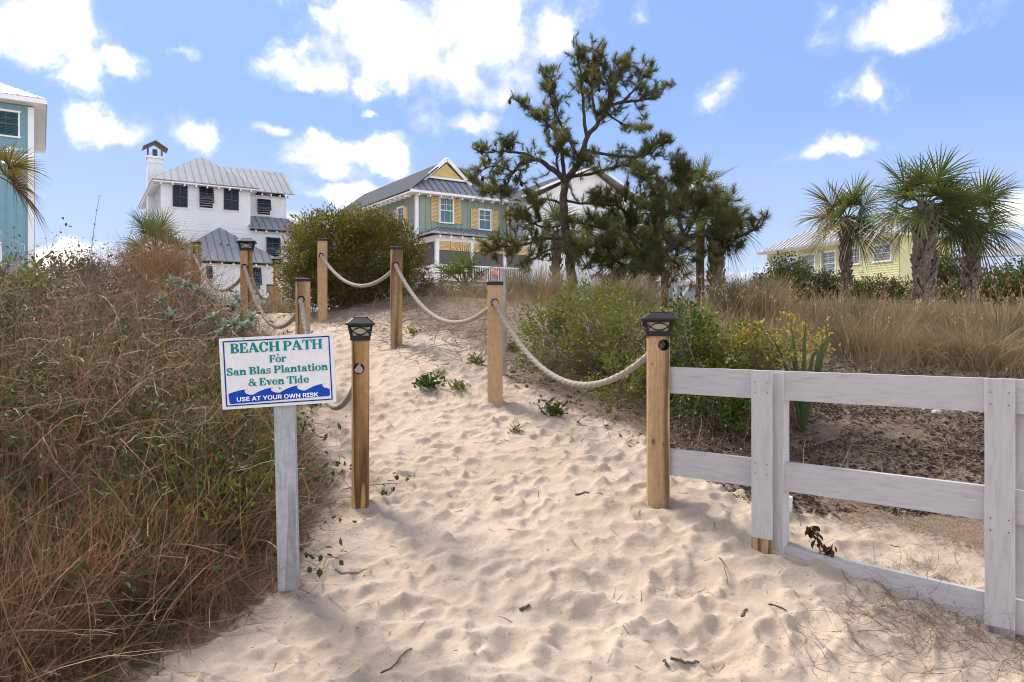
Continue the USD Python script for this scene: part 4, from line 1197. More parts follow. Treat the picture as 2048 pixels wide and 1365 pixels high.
# --- the white and pale blue house behind the pines
h = House('pale_house', 'large white sided house with pale blue base seen behind the pine tree', ((1052 - 1024) / F * 46, 46.0), math.radians(28))
m = MB()
h.laps(m, (0, 0), (9.5, 0), 2.85, 8.0), h.laps(m, (0, 13), (0, 0), 2.85, 8.0), h.box(m, .03, 9.5, .03, 13, 2.85, 8.0)
part(h.t, 'wall', m, SIDW, label='upper wall of white lap boards')
bl = part(h.t, 'wall', h.box(MB(), .04, 9.46, .04, 13, -1.5, 2.85), PBLUE, label='pale blue board and batten base')
for a in np.arange(.3, 9.4, .5):
    h.bpart(bl, 'batten', PBLUE, a - .03, a + .03, .01, .039, -1, 2.8)
h.bpart(h.t, 'band_board', TRIMW, -.02, 9.5, -.04, -.015, 2.72, 2.95)
E, R = 8.2, 4.9
h.roof(h.t, [(-.6, 13.5, E), (-.6, -.6, E), (R, -.6, 10.75), (R, 13.5, 10.75)])
h.roof(h.t, [(10.1, -.6, E), (10.1, 13.5, E), (R, 13.5, 10.75), (R, -.6, 10.75)])
part(h.t, 'gable', tri_wall(h, [(0.0, .02, 7.9), (9.5, .02, 7.9), (R, .02, 10.5)]), SIDW)
for a0 in (-.62, 10.12):
    c = (h.w(a0, -.62, E - .06) + h.w(R, -.62, 10.69)) / 2
    dv = (h.w(R, -.62, 10.69) - h.w(a0, -.62, E - .06)) / 2
    part(h.t, 'bargeboard', MB().box(c, dv, h.v * .03, unit(np.cross(dv, h.v)[None])[0] * .07), TRIMW)
for a in (1.2, 4.2, 7.0):
    h.window(a, a + .9, 5.2, 6.9, 0, glass=GLASSB)
for a in (2.6, 5.8):
    h.window(a, a + .8, .3, 1.7, .04, glass=GLASSB)
# --- the raised pavilion to its right
h = House('beach_pavilion', 'pale blue pavilion with white braces and hipped metal roof behind the palm trunks', ((1262 - 1024) / F * 44, 44.0), math.radians(5), cat='pavilion')
h.roof(h.t, [(-.6, -.6, 3.05), (6.0, -.6, 3.05), (4.4, 1.6, 4.0), (1.0, 1.6, 4.0)])
h.roof(h.t, [(6.0, -.6, 3.05), (6.0, 3.8, 3.05), (4.4, 1.6, 4.0)])
h.bpart(h.t, 'fascia', TRIMW, -.6, 6.0, -.64, -.6, 2.9, 3.05), h.bpart(h.t, 'beam', TRIMW, 0, 5.4, -.1, .1, 2.55, 2.8)
pw_ = part(h.t, 'wall', h.box(MB(), .1, 5.3, .4, 3.4, -1.5, 2.6), PBLUE)
for a in np.arange(.3, 5.2, .35):
    h.bpart(pw_, 'batten', PBLUE, a - .025, a + .025, .37, .399, -1, 2.55)
for a in (.0, 2.6, 5.2):
    h.bpart(h.t, 'post', TRIMW, a, a + .2, -.1, .1, -1.2, 2.55)
    c0, c1 = h.w(a + .1 + .9 * (1 if a < 5 else -1), 0, 2.5), h.w(a + .1, 0, 1.4)
    part(h.t, 'brace', MB().box((c0 + c1) / 2, (c1 - c0) / 2, h.v * .06, unit(np.cross(c1 - c0, h.v)[None])[0] * .07), TRIMW)
for z0, z1 in ((.95, 1.25), (.45, .7), (-.25, .0)):
    h.bpart(h.t, 'railing_board', TRIMW, .2, 5.2, -.05, -.01, z0, z1)
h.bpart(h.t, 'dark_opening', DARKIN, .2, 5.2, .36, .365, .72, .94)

# --- the yellow house
h = House('yellow_house', 'long pale yellow house with grey metal roof behind the right hand palms', (20.4, 52.0), math.radians(-71.6))
m = MB()
h.laps(m, (0, 0), (9, 0), -1.4, 5.6, .15), h.box(m, 0, 9, .03, 4.2, -1.4, 5.6)
part(h.t, 'wall', m, YELSID)
h.roof(h.t, [(-3.6, -.6, 5.7), (9.6, -.6, 5.7), (7.2, 2.1, 7.5), (.6, 2.1, 7.5)], label='long metal roof slope with standing seams')
h.roof(h.t, [(-3.6, 4.8, 5.7), (-3.6, -.6, 5.7), (.6, 2.1, 7.5)])
h.roof(h.t, [(9.6, -.6, 5.7), (9.6, 4.8, 5.7), (7.2, 2.1, 7.5)])
h.bpart(h.t, 'soffit', TRIMW, -3.5, 9.5, -.55, 4.7, 5.5, 5.62), h.bpart(h.t, 'gutter', METAL, -3.6, 9.6, -.68, -.58, 5.56, 5.7)
h.bpart(h.t, 'porch_beam', YELSID, -3.2, -.02, -.02, .2, 5.1, 5.48)
for a in (-3.2, -1.6):
    h.bpart(h.t, 'porch_post', TRIMW, a, a + .22, -.02, .2, 0, 5.1)
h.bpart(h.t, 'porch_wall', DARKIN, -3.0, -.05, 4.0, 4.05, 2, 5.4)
h.bpart(h.t, 'porch_rail', YELSID, -3.2, -.02, .0, .15, 1.0, 3.9)
h.bpart(h.t, 'corner_board', TRIMW, -.02, .16, -.04, .05, -1, 5.45)
for px in (1617, 1657, 1704, 1765):
    a, z1 = h.inv(px, 502, 0)
    a0 = a - .62
    h.window(a0, a0 + 1.24, 3.55 if px < 1690 else 4.1, 5.05, 0, glass=GLASSB, frame=TRIMW)
h.bpart(h.t, 'downpipe', METAL, 2.6, 2.75, -.12, -.02, 0, 5.1), h.bpart(h.t, 'downpipe', METAL, 2.6, 2.75, -.6, -.12, 5.1, 5.25)
h.bpart(h.t, 'band_board', TRIMW, 0, 9, -.05, -.02, 1.8, 2.05)

# --- the tall turquoise house at the left edge
h = House('turquoise_house', 'tall turquoise board and batten house cut by the left edge', (-26.4, 40.0), math.radians(33))
wl = part(h.t, 'wall', h.box(MB(), -9, 0, 0, 12, -1.5, 12.15), BLUES)
for a in np.arange(-8.8, -.2, .42):
    h.bpart(wl, 'batten', BLUES, a - .025, a + .025, -.03, -.001, -1, 12.1)
h.bpart(h.t, 'corner_board', TRIMW, -.26, .03, -.05, .25, -1.2, 12.1)
h.bpart(h.t, 'corner_board', TRIMW, -1.62, -1.42, -.05, -.02, -1.2, 4.6)
E = 12.5
h.roof(h.t, [(-9.7, -.75, E), (.62, -.75, E), (-4.2, 4.2, 15.0)], label='hipped metal front slope')
h.roof(h.t, [(.62, -.75, E), (.62, 12.6, E), (-4.2, 8.0, 15.0), (-4.2, 4.2, 15.0)])
h.bpart(h.t, 'soffit', TRIMW, -9.6, .58, -.7, 12.5, E - .32, E - .18), h.bpart(h.t, 'fascia', TRIMW, -9.7, .6, -.78, -.74, E - .3, E - .04)
h.bpart(h.t, 'fascia', TRIMW, .6, .64, -.76, 12.6, E - .3, E - .04)
a1, z1 = h.inv(36, 227, 0)
_, z0 = h.inv(36, 274, 0)
h.window(a1 - 1.15, a1, z0, z1, 0, glass=DARKIN, out=.08)
h.shutter(a1 - 1.13, a1 - .02, z0 + .02, z1 - .02, TEALSH, -.03, .0, mid=False)
h.window(a1 - 3.6, a1 - 2.5, z0, z1, 0, glass=DARKIN, out=.08)

# --- the small pavilion with railing at the right edge
h = House('railed_pavilion', 'small white pavilion with railing and metal roof half hidden at the right edge', ((1950 - 1024) / F * 46, 46.0), math.radians(-20), cat='pavilion')
h.roof(h.t, [(-.5, -.5, 4.45), (5.5, -.5, 4.45), (3.4, 2, 5.45), (1.4, 2, 5.45)])
h.roof(h.t, [(-.5, 4.5, 4.45), (-.5, -.5, 4.45), (1.4, 2, 5.45)])
for a in (0, 2.5, 4.9):
    h.bpart(h.t, 'post', TRIMW, a, a + .18, -.1, .08, -1.2, 4.4)
h.bpart(h.t, 'deck', TRIMW, -.1, 5.2, -.2, 4, 2.6, 2.8)
h.bpart(h.t, 'rail', TRIMW, .18, 4.9, -.06, .0, 3.75, 3.85)
for a in np.arange(.3, 4.9, .2):
    h.bpart(h.t, 'baluster', TRIMW, a - .025, a + .025, -.05, -.01, 2.8, 3.75)
DRG = [(0.30, (0.42, 0.47, 0.36)), (0.48, (0.85, 0.85, 0.80)), (0.68, (1.45, 1.32, 1.12))]
# ---------------------------------------------------------------- plant colours
GRASSR = leafy('dry_grass_blades', [(0.0, (0.216, 0.129, 0.079)), (0.22, (0.416, 0.264, 0.157)), (0.45, (0.575, 0.386, 0.230)), (0.65, (0.475, 0.270, 0.169)), (0.8, (0.791, 0.579, 0.363)), (0.88, (0.345, 0.321, 0.121)), (1.0, (0.245, 0.270, 0.091))], trans=.25, patch=(3.2, DRG))
GRASST = leafy('tan_grass_blades', [(0.0, (0.24, 0.185, 0.11)), (0.35, (0.42, 0.33, 0.20)), (0.65, (0.56, 0.46, 0.30)), (0.82, (0.37, 0.29, 0.19)), (0.9, (0.27, 0.27, 0.115)), (1.0, (0.20, 0.23, 0.085))], trans=.3, patch=(1.3, DRG))
GRASSB = leafy('rust_grass_blades', [(0.0, (0.22, 0.125, 0.065)), (0.5, (0.36, 0.22, 0.115)), (0.85, (0.50, 0.35, 0.20)), (1.0, (0.33, 0.29, 0.13))], trans=.3, patch=(2.5, DR))
VINE = leafy('pale_vines', [(0.0, (0.359, 0.228, 0.117)), (0.4, (0.683, 0.491, 0.265)), (0.8, (0.850, 0.735, 0.435)), (1.0, (0.431, 0.263, 0.140))], trans=.05)
TWIG = leafy('grey_brown_twigs', [(0.0, (0.186, 0.125, 0.090)), (0.6, (0.371, 0.261, 0.190)), (1.0, (0.634, 0.492, 0.371))], trans=.0)
SEED = leafy('brown_seed_heads', [(0.0, (0.06, 0.035, 0.025)), (1.0, (0.16, 0.10, 0.07))], trans=.0)
GREENL = leafy('dark_green_leaves', [(0.0, (0.050, 0.089, 0.014)), (0.5, (0.121, 0.184, 0.027)), (0.9, (0.253, 0.273, 0.044)), (1.0, (0.495, 0.284, 0.040))], trans=.3, spec=.2, rough=.5, patch=(3.0, DR))
OLIVE = leafy('olive_leaves', [(0.0, (0.138, 0.162, 0.022)), (0.45, (0.299, 0.302, 0.042)), (0.8, (0.483, 0.426, 0.065)), (0.93, (0.644, 0.470, 0.070)), (1.0, (0.667, 0.358, 0.045))], trans=.4, spec=.3, rough=.45, patch=(3.5, DR))
MYRTLE = leafy('myrtle_leaves', [(0.0, (0.130, 0.120, 0.014)), (0.4, (0.260, 0.222, 0.020)), (0.8, (0.429, 0.348, 0.030)), (1.0, (0.572, 0.432, 0.045))], trans=.4, patch=(2.6, DR))
SILVER = leafy('silvery_leaves', [(0.0, (0.253, 0.322, 0.247)), (0.6, (0.368, 0.443, 0.356)), (1.0, (0.494, 0.552, 0.460))], trans=.12, rough=.8)
YELLOWL = leafy('yellow_leaves', [(0.0, (0.42, 0.30, 0.03)), (0.5, (0.56, 0.44, 0.05)), (1.0, (0.55, 0.27, 0.03))], trans=.45)
SCRUB = leafy('scrub_leaves', [(0.0, (0.071, 0.085, 0.020)), (0.5, (0.169, 0.179, 0.036)), (0.85, (0.315, 0.272, 0.059)), (1.0, (0.520, 0.330, 0.083))], trans=.3, patch=(0.9, DR))
NEEDLE = leafy('pine_needles', [(0.0, (0.146, 0.156, 0.045)), (0.5, (0.293, 0.289, 0.076)), (0.85, (0.471, 0.421, 0.108)), (1.0, (0.747, 0.515, 0.152))], trans=.52, rough=.45, patch=(1.2, DR))
PALML = leafy('palm_leaf', [(0.0, (0.098, 0.123, 0.031)), (0.5, (0.213, 0.232, 0.065)), (1.0, (0.381, 0.355, 0.101))], trans=.3, rough=.4, spec=.5)
PALMG = leafy('palm_leaf_golden', [(0.0, (0.16, 0.12, 0.025)), (0.5, (0.36, 0.22, 0.03)), (1.0, (0.20, 0.18, 0.045))], trans=.35, rough=.45)
PALMD = leafy('palm_leaf_dead', [(0.0, (0.16, 0.09, 0.04)), (0.5, (0.30, 0.18, 0.08)), (1.0, (0.22, 0.17, 0.06))], trans=.25, rough=.6)
BLADE = leafy('strap_leaf', [(0.0, (0.06, 0.10, 0.02)), (0.6, (0.13, 0.18, 0.035)), (1.0, (0.26, 0.26, 0.06))], trans=.35, rough=.35, spec=.5)
BARK = paint('pine_bark', (0.085, 0.068, 0.058), (0.035, 0.028, 0.024), scale=18, stretch=(1, 1, .4), rough=.95, bump=1.0, bscale=30, dist=.02, spec=.1)
PBARK = paint('palm_trunk_bark', (0.20, 0.165, 0.135), (0.09, 0.07, 0.058), scale=14, stretch=(1, 1, .6), rough=.95, bump=1.0, bscale=26, dist=.02, spec=.1)
BOOT = paint('palm_boots', (0.24, 0.20, 0.165), (0.11, 0.082, 0.065), scale=20, stretch=(1, 1, .4), rough=.9, bump=.6, bscale=40, dist=.01, spec=.1)
CONE = paint('pine_cone_brown', (0.05, 0.03, 0.022), (0.025, 0.015, 0.012), scale=40, rough=.9)
STONE = paint('pale_stone', (0.50, 0.48, 0.45), (0.36, 0.34, 0.31), scale=12, rough=.9, bump=.6, bscale=30, dist=.01)
DRIFT = paint('dark_stick', (0.10, 0.075, 0.055), (0.045, 0.033, 0.026), scale=30, rough=.9, bump=.5)


def left_points(rng, n, px, d, edge=0.05):
    out = []
    while sum(len(o) for o in out) < n:
        k = n * 2
        dd = np.exp(rng.uniform(math.log(d[0]), math.log(d[1]), k))
        x = (rng.uniform(px[0], px[1], k) - 1024) / F * dd
        ok = x < LE(dd) - edge + rng.normal(0, .06, k)
        out.append(np.stack([x, dd], 1)[ok])
    p = np.vstack(out)[:n]
    return np.c_[p, gz(p[:, 0], p[:, 1]) - .01]


def merge(*ms):
    mb = MB()
    for v, f in ms:
        mb.add(v, f)
    return mb


def clustered(rng, centres, per, spread):
    c = np.repeat(centres, per, 0)
    q = c + np.c_[rng.normal(0, spread, (len(c), 2)), np.zeros(len(c))]
    q[:, 2] = gz(q[:, 0], q[:, 1]) - .01
    return q


# ---------------------------------------------------------------- the overgrown dune on the left
rng = np.random.default_rng(11)
# a) reddish dry grass low on the slope, in tussocks
c = left_points(rng, 1150, (-260, 600), (2.35, 4.9), .12)
q = clustered(rng, c, 22, .05)
n = len(q)
low = np.clip((LE(q[:, 1]) - q[:, 0]) / .35, .3, 1)
L = rng.uniform(.16, .60, n) * low
m1 = ribbons(blade_paths(q, rng.uniform(0, 2 * np.pi, n), np.abs(rng.normal(.3, .5, n)), L, rng.normal(.7, .8, n), 5, .26, rng), rng.uniform(.002, .0055, n), rng)
solo('dry_red_grass', m1, GRASSR, 'dense reddish brown dry grass low on the left dune slope', 'dry grass', kind='stuff')
q = left_points(rng, 3600, (-260, 640), (2.4, 4.9), .10)
n = len(q)
q[:, 2] += rng.uniform(0, .25, n) * np.clip((LE(q[:, 1]) - q[:, 0]) / .4, .1, 1)
w = wander(q, rng.normal(size=(n, 3)) + [0, 0, .45], rng.uniform(.15, .55, n), 6, .10, .03, rng)
w[..., 2] = np.maximum(w[..., 2], gz(w[..., 0], w[..., 1]) + .008)
solo('dead_stalks', ribbons(w, rng.uniform(.0022, .0052, n), rng), VINE, 'pale and reddish dead stalks criss crossing over the low left slope', 'dead stalks', kind='stuff')
# dead straw lying on the sand along the foot of the slope
q = left_points(rng, 2600, (180, 760), (2.6, 5.6), -.10)
n = len(q)
d0 = np.c_[rng.normal(size=(n, 2)), rng.normal(.05, .12, n)]
w = wander(q + [0, 0, .015], d0, rng.uniform(.08, .35, n), 6, .22, .04, rng)
w[..., 2] = np.maximum(w[..., 2], gz(w[..., 0], w[..., 1]) + .004)
solo('fallen_straw', ribbons(w, rng.uniform(.0018, .004, n), rng), GRASSR, 'fallen straw scattered along the foot of the left dune', 'straw', kind='stuff')
# b) pale tangled vines over the middle of the slope
q = left_points(rng, 2500, (-120, 640), (3.5, 6.2), .12)
n = len(q)
q[:, 2] += rng.uniform(.03, .5, n) * np.clip((LE(q[:, 1]) - q[:, 0]) / .5, .1, 1)
w = wander(q, np.c_[rng.normal(size=(n, 2)), rng.normal(.3, .5, n)], rng.uniform(.3, 1.0, n), 13, .30, .02, rng)
w[..., 2] = np.maximum(w[..., 2], gz(w[..., 0], w[..., 1]) + .01)
solo('tangled_vines', ribbons(w, rng.uniform(.002, .005, n), rng), VINE, 'pale leafless vines tangled over the left dune behind the sign', 'vines', kind='stuff')
c = left_points(rng, 430, (130, 600), (4.2, 6.3), .15)
q = clustered(rng, c, 26, .07)
n = len(q)
solo('tan_grass', ribbons(blade_paths(q, rng.uniform(0, 2 * np.pi, n), np.abs(rng.normal(.2, .3, n)), rng.uniform(.2, .6, n), rng.normal(.6, .5, n), 5, .2, rng), rng.uniform(.002, .005, n), rng), GRASST, 'tan dry grass growing through the vines on the left dune', 'dry grass', kind='stuff')
# forked twigs and curled dead leaves caught in the tangle
jj = rng.integers(0, len(w), 7000)
kk = rng.integers(2, 12, 7000)
fk = wander(w[jj, kk], rng.normal(size=(7000, 3)) + [0, 0, .2], rng.uniform(.04, .22, 7000), 5, .2, 0, rng)
solo('forked_twigs', ribbons(fk, rng.uniform(.0018, .0035, 7000), rng), TWIG, 'short grey forked twigs sticking out of the vine tangle', 'twigs', kind='stuff')
jj = rng.integers(0, len(fk), 5200)
solo('caught_dead_leaves', leaves(fk[jj, -1] + rng.normal(0, .03, (5200, 3)), rng.normal(size=(5200, 3)), rng.uniform(.012, .04, 5200), .5, rng, fold=.7), leafy('caught_leaf', [(0, (0.10, 0.06, 0.035)), (.5, (0.26, 0.175, 0.10)), (1, (0.46, 0.36, 0.24))], trans=.2), 'curled brown dead leaves caught in the vines on the left dune', 'dead leaves', kind='stuff')
# c) soft rusty grass on the crest
c = left_points(rng, 560, (170, 450), (5.6, 8.3), .35)
q = clustered(rng, c, 30, .08)
n = len(q)
ppx = 1024 + q[:, 0] / q[:, 1] * F
hh = .16 + .60 * np.exp(-((ppx - 325) / np.where(ppx > 325, 60, 100)) ** 2) * np.exp(-((q[:, 1] - 7.0) / 1.2) ** 2)
solo('rusty_grass', ribbons(blade_paths(q, rng.uniform(0, 2 * np.pi, n), np.abs(rng.normal(.16, .18, n)), hh * rng.uniform(.6, 1.25, n), rng.normal(.3, .35, n), 5, .12, rng), rng.uniform(.003, .006, n), rng), GRASSB, 'soft rusty brown grass crowning the left dune', 'dry grass', kind='stuff')
# d) grey brown dead stems with dark seed heads against the sky
q = left_points(rng, 1100, (-160, 480), (4.8, 8.0), .2)
n = len(q)
ppx = 1024 + q[:, 0] / q[:, 1] * F
st_ = wander(q, np.c_[rng.normal(0, .35, (n, 2)), np.ones(n)], rng.uniform(.35, .75, n) * np.where(ppx > 360, .55, 1), 8, .11, .01, rng)
k = 7
b0 = np.repeat(np.arange(n), k)
t0 = rng.integers(3, 8, n * k)
br = wander(st_[b0, t0], unit(rng.normal(size=(n * k, 3)) + [0, 0, .5]), rng.uniform(.06, .24, n * k), 5, .18, .0, rng)
tips = br[:, -1][rng.random(len(br)) < .5]
solo('dead_weed_stems', merge(ribbons(st_, rng.uniform(.0035, .006, n), rng), ribbons(br, rng.uniform(.002, .0035, n * k), rng)), TWIG, 'grey brown dead weed stems standing all over the left dune', 'dead weeds', kind='stuff')
solo('weed_seed_heads', seeds(tips, rng.uniform(.004, .0085, len(tips))), SEED, 'small dark seed heads on the dead weeds against the sky', 'seed heads', kind='stuff')
# e) green leaves under the dead growth
c = np.vstack([left_points(rng, 85, (-150, 260), (3.8, 6.0), .6), left_points(rng, 45, (250, 560), (3.6, 5.2), .15), left_points(rng, 12, (-150, 330), (2.9, 3.9), .3)])
q = np.repeat(c, 85, 0) + rng.normal(0, 1, (len(c) * 85, 3)) * [.15, .15, .09] + [0, 0, .27]
q[:, 2] = np.maximum(q[:, 2], gz(q[:, 0], q[:, 1]) + .02)
solo('green_undergrowth', leaves(q, rng.normal(size=(len(q), 3)) + [0, -.3, .5], rng.uniform(.028, .06, len(q)), .42, rng), GREENL, 'dark green leaves under the dead growth on the left dune', 'undergrowth', kind='stuff')
c = left_points(rng, 62, (280, 600), (3.4, 4.9), .14)
q = np.repeat(c, 60, 0) + rng.normal(0, 1, (len(c) * 60, 3)) * [.12, .12, .08] + [0, 0, .22]
q[:, 2] = np.maximum(q[:, 2], gz(q[:, 0], q[:, 1]) + .02)
solo('olive_undergrowth', leaves(q, rng.normal(size=(len(q), 3)) + [0, -.2, .6], rng.uniform(.022, .045, len(q)), .45, rng), OLIVE, 'olive green leaves low on the slope left of the sign post', 'undergrowth', kind='stuff')
# f) a few long arching stems and seed stalks one can count
for px, y, d, hgt, az, dr, lb in [(170, 600, 6.4, 1.15, .1, .12, 'tallest dry seed stalk against the sky left of the white house'), (235, 600, 6.6, 1.05, .3, .25, 'seed stalk with nodding tip just left of the white house'),
                              (318, 560, 6.8, .85, -.2, .15, 'seed stalk standing before the navy shutters of the white house'), (352, 560, 6.4, .8, .2, .1, 'straight seed stalk right of the palmetto on the crest'),
                              (415, 600, 6.0, .75, .4, .3, 'seed stalk leaning beside the leftmost rope post'), (60, 620, 6.0, .85, 2.8, .4, 'bent seed stalk before the turquoise house'), (452, 600, 6.2, .62, 1.2, .2, 'short seed stalk left of the lamp capped post behind the silvery plant')]:
    x = (px - 1024) / F * d
    b = np.array([x, d, float(gz(x, d))])
    t = thing('seed_stalk', lb, 'grass stalk', b, group='tall seed stalks on the dune')
    pth = blade_paths(b[None], np.array([az]), np.array([.05]), np.array([hgt]), np.array([dr]), 10)
    v, f = tube(pth[0], np.linspace(.004, .0018, 10), 5)
    part(t, 'stem', (v, f), VINE)
    q = pth[0][6:]
    qq = np.repeat(q, 9, 0) + rng.normal(0, .006, (len(q) * 9, 3))
    part(t, 'seed_head', leaves2(qq, rng.normal(0, .5, (len(qq), 3)) + [0, 0, 1], rng.uniform(.012, .022, len(qq)), .25, rng), GRASST, kind='stuff')
arch = smooth_line([P(70, 560, 6.3), P(75, 530, 6.3), P(115, 503, 6.2), P(165, 503, 6.1), P(215, 535, 6.0), P(240, 570, 5.9)], 30)
t = thing('arching_stem', 'dark arching stem with seed heads looping against the sky on the left', 'dead stem', arch[0])
part(t, 'stem', tube(arch, np.linspace(.006, .002, 30), 5), TWIG)
b_ = np.repeat(arch[6:], 3, 0)
w = wander(b_, rng.normal(size=(len(b_), 3)) + [0, 0, .6], rng.uniform(.03, .14, len(b_)), 4, .2, 0, rng)
tw = part(t, 'side_twigs', ribbons(w, np.full(len(b_), .003), rng), TWIG)
part(tw, 'seed_heads', seeds(w[:, -1], rng.uniform(.005, .009, len(w))), SEED, kind='stuff')

# g) the silvery plant
t = thing('silver_leaf_plant', 'silvery leaved beach shrub with rosettes on the dune behind the sign', 'shrub', (-2.35, 5.6, float(gz(-2.35, 5.6))))
base = np.array([-2.35, 5.6, float(gz(-2.35, 5.6))])
for px, py, d, r in [(343, 568, 5.7, 1), (372, 572, 5.8, 1), (396, 583, 5.7, .9), (322, 606, 5.5, 1.1), (342, 636, 5.3, 1.15), (410, 592, 5.7, .8), (425, 640, 5.4, 1.15), (402, 655, 5.3, .8), (473, 602, 5.7, 1), (465, 615, 5.5, .9), (468, 650, 5.3, 1.15),
                     (452, 655, 5.3, 1), (485, 660, 5.2, 1.0), (502, 640, 5.5, 1.1), (500, 655, 5.4, .9), (386, 612, 5.7, .7), (440, 672, 5.25, .9), (482, 640, 5.5, .7), (360, 600, 5.8, .7)]:
    p = P(px, py, d)
    stem = smooth_line([base + rng.normal(0, .12, 3) * [1, 1, .2], (base + p) / 2 + rng.normal(0, .06, 3), p], 8)
    sm = part(t, 'stem', tube(stem, np.linspace(.008, .005, 8), 5), TWIG)
    n = 22
    az = np.arange(n) * 2.4
    tl = np.linspace(.2, 1.75, n) + rng.normal(0, .1, n)
    d_ = np.c_[np.sin(tl) * np.cos(az), np.sin(tl) * np.sin(az), np.cos(tl)]
    Lf = rng.uniform(.055, .10, n) * r
    # curved strap leaves: two folded leaf blades end to end
    pts = blade_paths(np.repeat(p[None], n, 0), az, tl, Lf, np.full(n, .8), 5)
    side = unit(np.cross(d_, [0, 0, 1.0]) + 1e-6)
    wd = np.array([.35, .85, 1, .8, .1]) * .5
    ww = (Lf * .27)[:, None] * wd[None]
    v = np.stack([pts - side[:, None] * ww[..., None], pts + [0, 0, -.004], pts + side[:, None] * ww[..., None]], 2).reshape(n, 15, 3)
    fq = sum([[[3 * k, 3 * k + 1, 3 * k + 4, 3 * k + 3], [3 * k + 1, 3 * k + 2, 3 * k + 5, 3 * k + 4]] for k in range(4)], [])
    ff = (np.arange(n)[:, None, None] * 15 + np.array(fq)[None]).reshape(-1, 4)
    part(sm, 'rosette', merge((v.reshape(-1, 3), ff)), SILVER)


# ---------------------------------------------------------------- shrubs
def shrub(name, label, cat, blobs, nleaf, size, aspect, mat, seed, stemmat=TWIG, nst=60, base=None, up=.6, group=None, shell=.55, clump=14, big=False, stems_in=True, sr=.006):
    """a leafy shrub: stems from the foot into the crown, leaves in small sprays mostly near the surface of the lobes"""
    r_ = np.random.default_rng(seed)
    bl = np.array(blobs, float)
    cen, rad = bl[:, :3], bl[:, 3:6]
    if base is None:
        base = np.array([cen[:, 0].mean(), cen[:, 1].mean(), 0])
    base = np.array([base[0], base[1], float(gz(base[0], base[1]))])
    t = thing(name, label, cat, base, group=group)
    wgt = np.prod(rad, 1) ** (2 / 3)
    k = max(1, nleaf // clump)
    i = r_.choice(len(bl), k, p=wgt / wgt.sum())
    d = unit(r_.normal(size=(k, 3)))
    rr_ = shell + (1 - shell) * r_.random(k) ** .5
    # uneven outline
    bump = .78 + .45 * meshkit.fbm((cen[i] + d * rad[i]) * 2.2 / max(.35, float(rad.max())), 3, seed)
    sp = cen[i] + d * rad[i] * (rr_ * bump)[:, None]
    sp[:, 2] = np.maximum(sp[:, 2], gz(sp[:, 0], sp[:, 1]) + .03)
    e = size * 2.2
    dirs = unit(d + [0, 0, up] + r_.normal(0, .35, (k, 3)))
    along = r_.random((k, clump, 1))
    q = (sp[:, None] + dirs[:, None] * along * e * 1.8 + r_.normal(0, e * .28, (k, clump, 3))).reshape(-1, 3)
    ld = (dirs[:, None] + r_.normal(0, .75, (k, clump, 3))).reshape(-1, 3)
    part(t, 'foliage', (leaves if big else leaves2)(q, ld, r_.uniform(.6, 1.25, len(q)) * size, aspect, r_), mat, kind='stuff')
    j = r_.choice(k, min(nst, k), replace=False)
    s0 = base + np.c_[r_.normal(0, .25, (len(j), 2)) * rad[:, :2].max(), np.zeros(len(j))]
    s0[:, 2] = gz(s0[:, 0], s0[:, 1]) - .03
    tt = np.linspace(0, 1, 7)[None, :, None]
    pth = s0[:, None] * (1 - tt) + (sp[j] + dirs[j] * e)[:, None] * tt + r_.normal(0, .03, (len(j), 7, 3)) * (tt * (1 - tt) * 4) * rad.max() * 2
    mb = MB()
    for p_ in pth:
        mb.add(*tube(p_, np.linspace(sr, sr * .35, 7), 4))
    # fine twigs inside the sprays
    jj = r_.choice(k, min(k, nst * 12))
    tw_ = wander(sp[jj] - dirs[jj] * e * 1.5, dirs[jj], np.full(len(jj), e * 3.2), 4, .15, 0, r_)
    mb.add(*ribbons(tw_, np.full(len(jj), sr * .55), r_))
    part(t, 'stems', mb, stemmat)
    return t


def sc(px, py, d, rx, ry, rz):
    """a lobe from its picture position and half sizes in picture pixels (depth half size in metres)"""
    p = P(px, py, d)
    return (*p, rx * d / F, ry, rz * d / F)


shrub('wax_myrtle_bush', 'big round yellow green bush behind the rope on the sand crest', 'bush',
      [sc(706, 520, 9.9, 88, .6, 84), (*P(632, 540, 9.7), .36, .45, .42), sc(655, 488, 10.0, 62, .5, 48), sc(770, 510, 10.0, 62, .55, 62), sc(730, 470, 10.0, 52, .5, 36), sc(815, 560, 9.9, 32, .3, 52), sc(614, 578, 9.6, 30, .35, 40), sc(690, 568, 9.6, 70, .4, 40)],
      42000, .05, .34, MYRTLE, 21, nst=120, base=(-2.15, 9.9), shell=.62, clump=16, sr=.011)
shrub('left_leafy_bush', 'small yellow green leafy bush at the left edge below the turquoise house', 'bush', [sc(35, 612, 6.2, 55, .3, 30), sc(70, 600, 6.3, 24, .2, 28), sc(-10, 635, 6.1, 50, .3, 30)], 2200, .06, .5, OLIVE, 22, nst=26, base=(-4.2, 6.2), clump=9, big=True)
shrub('inkberry_shrub', 'sprawling yellow green shrub left of the nearest right hand post', 'shrub',
      [sc(1120, 700, 6.1, 70, .35, 55), sc(1210, 690, 6.0, 80, .4, 75), sc(1270, 700, 5.6, 50, .35, 85), sc(1180, 640, 6.3, 70, .3, 42), sc(1090, 650, 6.5, 45, .25, 36), sc(1240, 770, 5.3, 46, .3, 48), sc(1150, 600, 6.5, 25, .2, 30), sc(1220, 610, 6.4, 26, .2, 30)],
      10000, .032, .5, OLIVE, 23, nst=110, base=(.95, 6.0), shell=.35, clump=9, big=True)
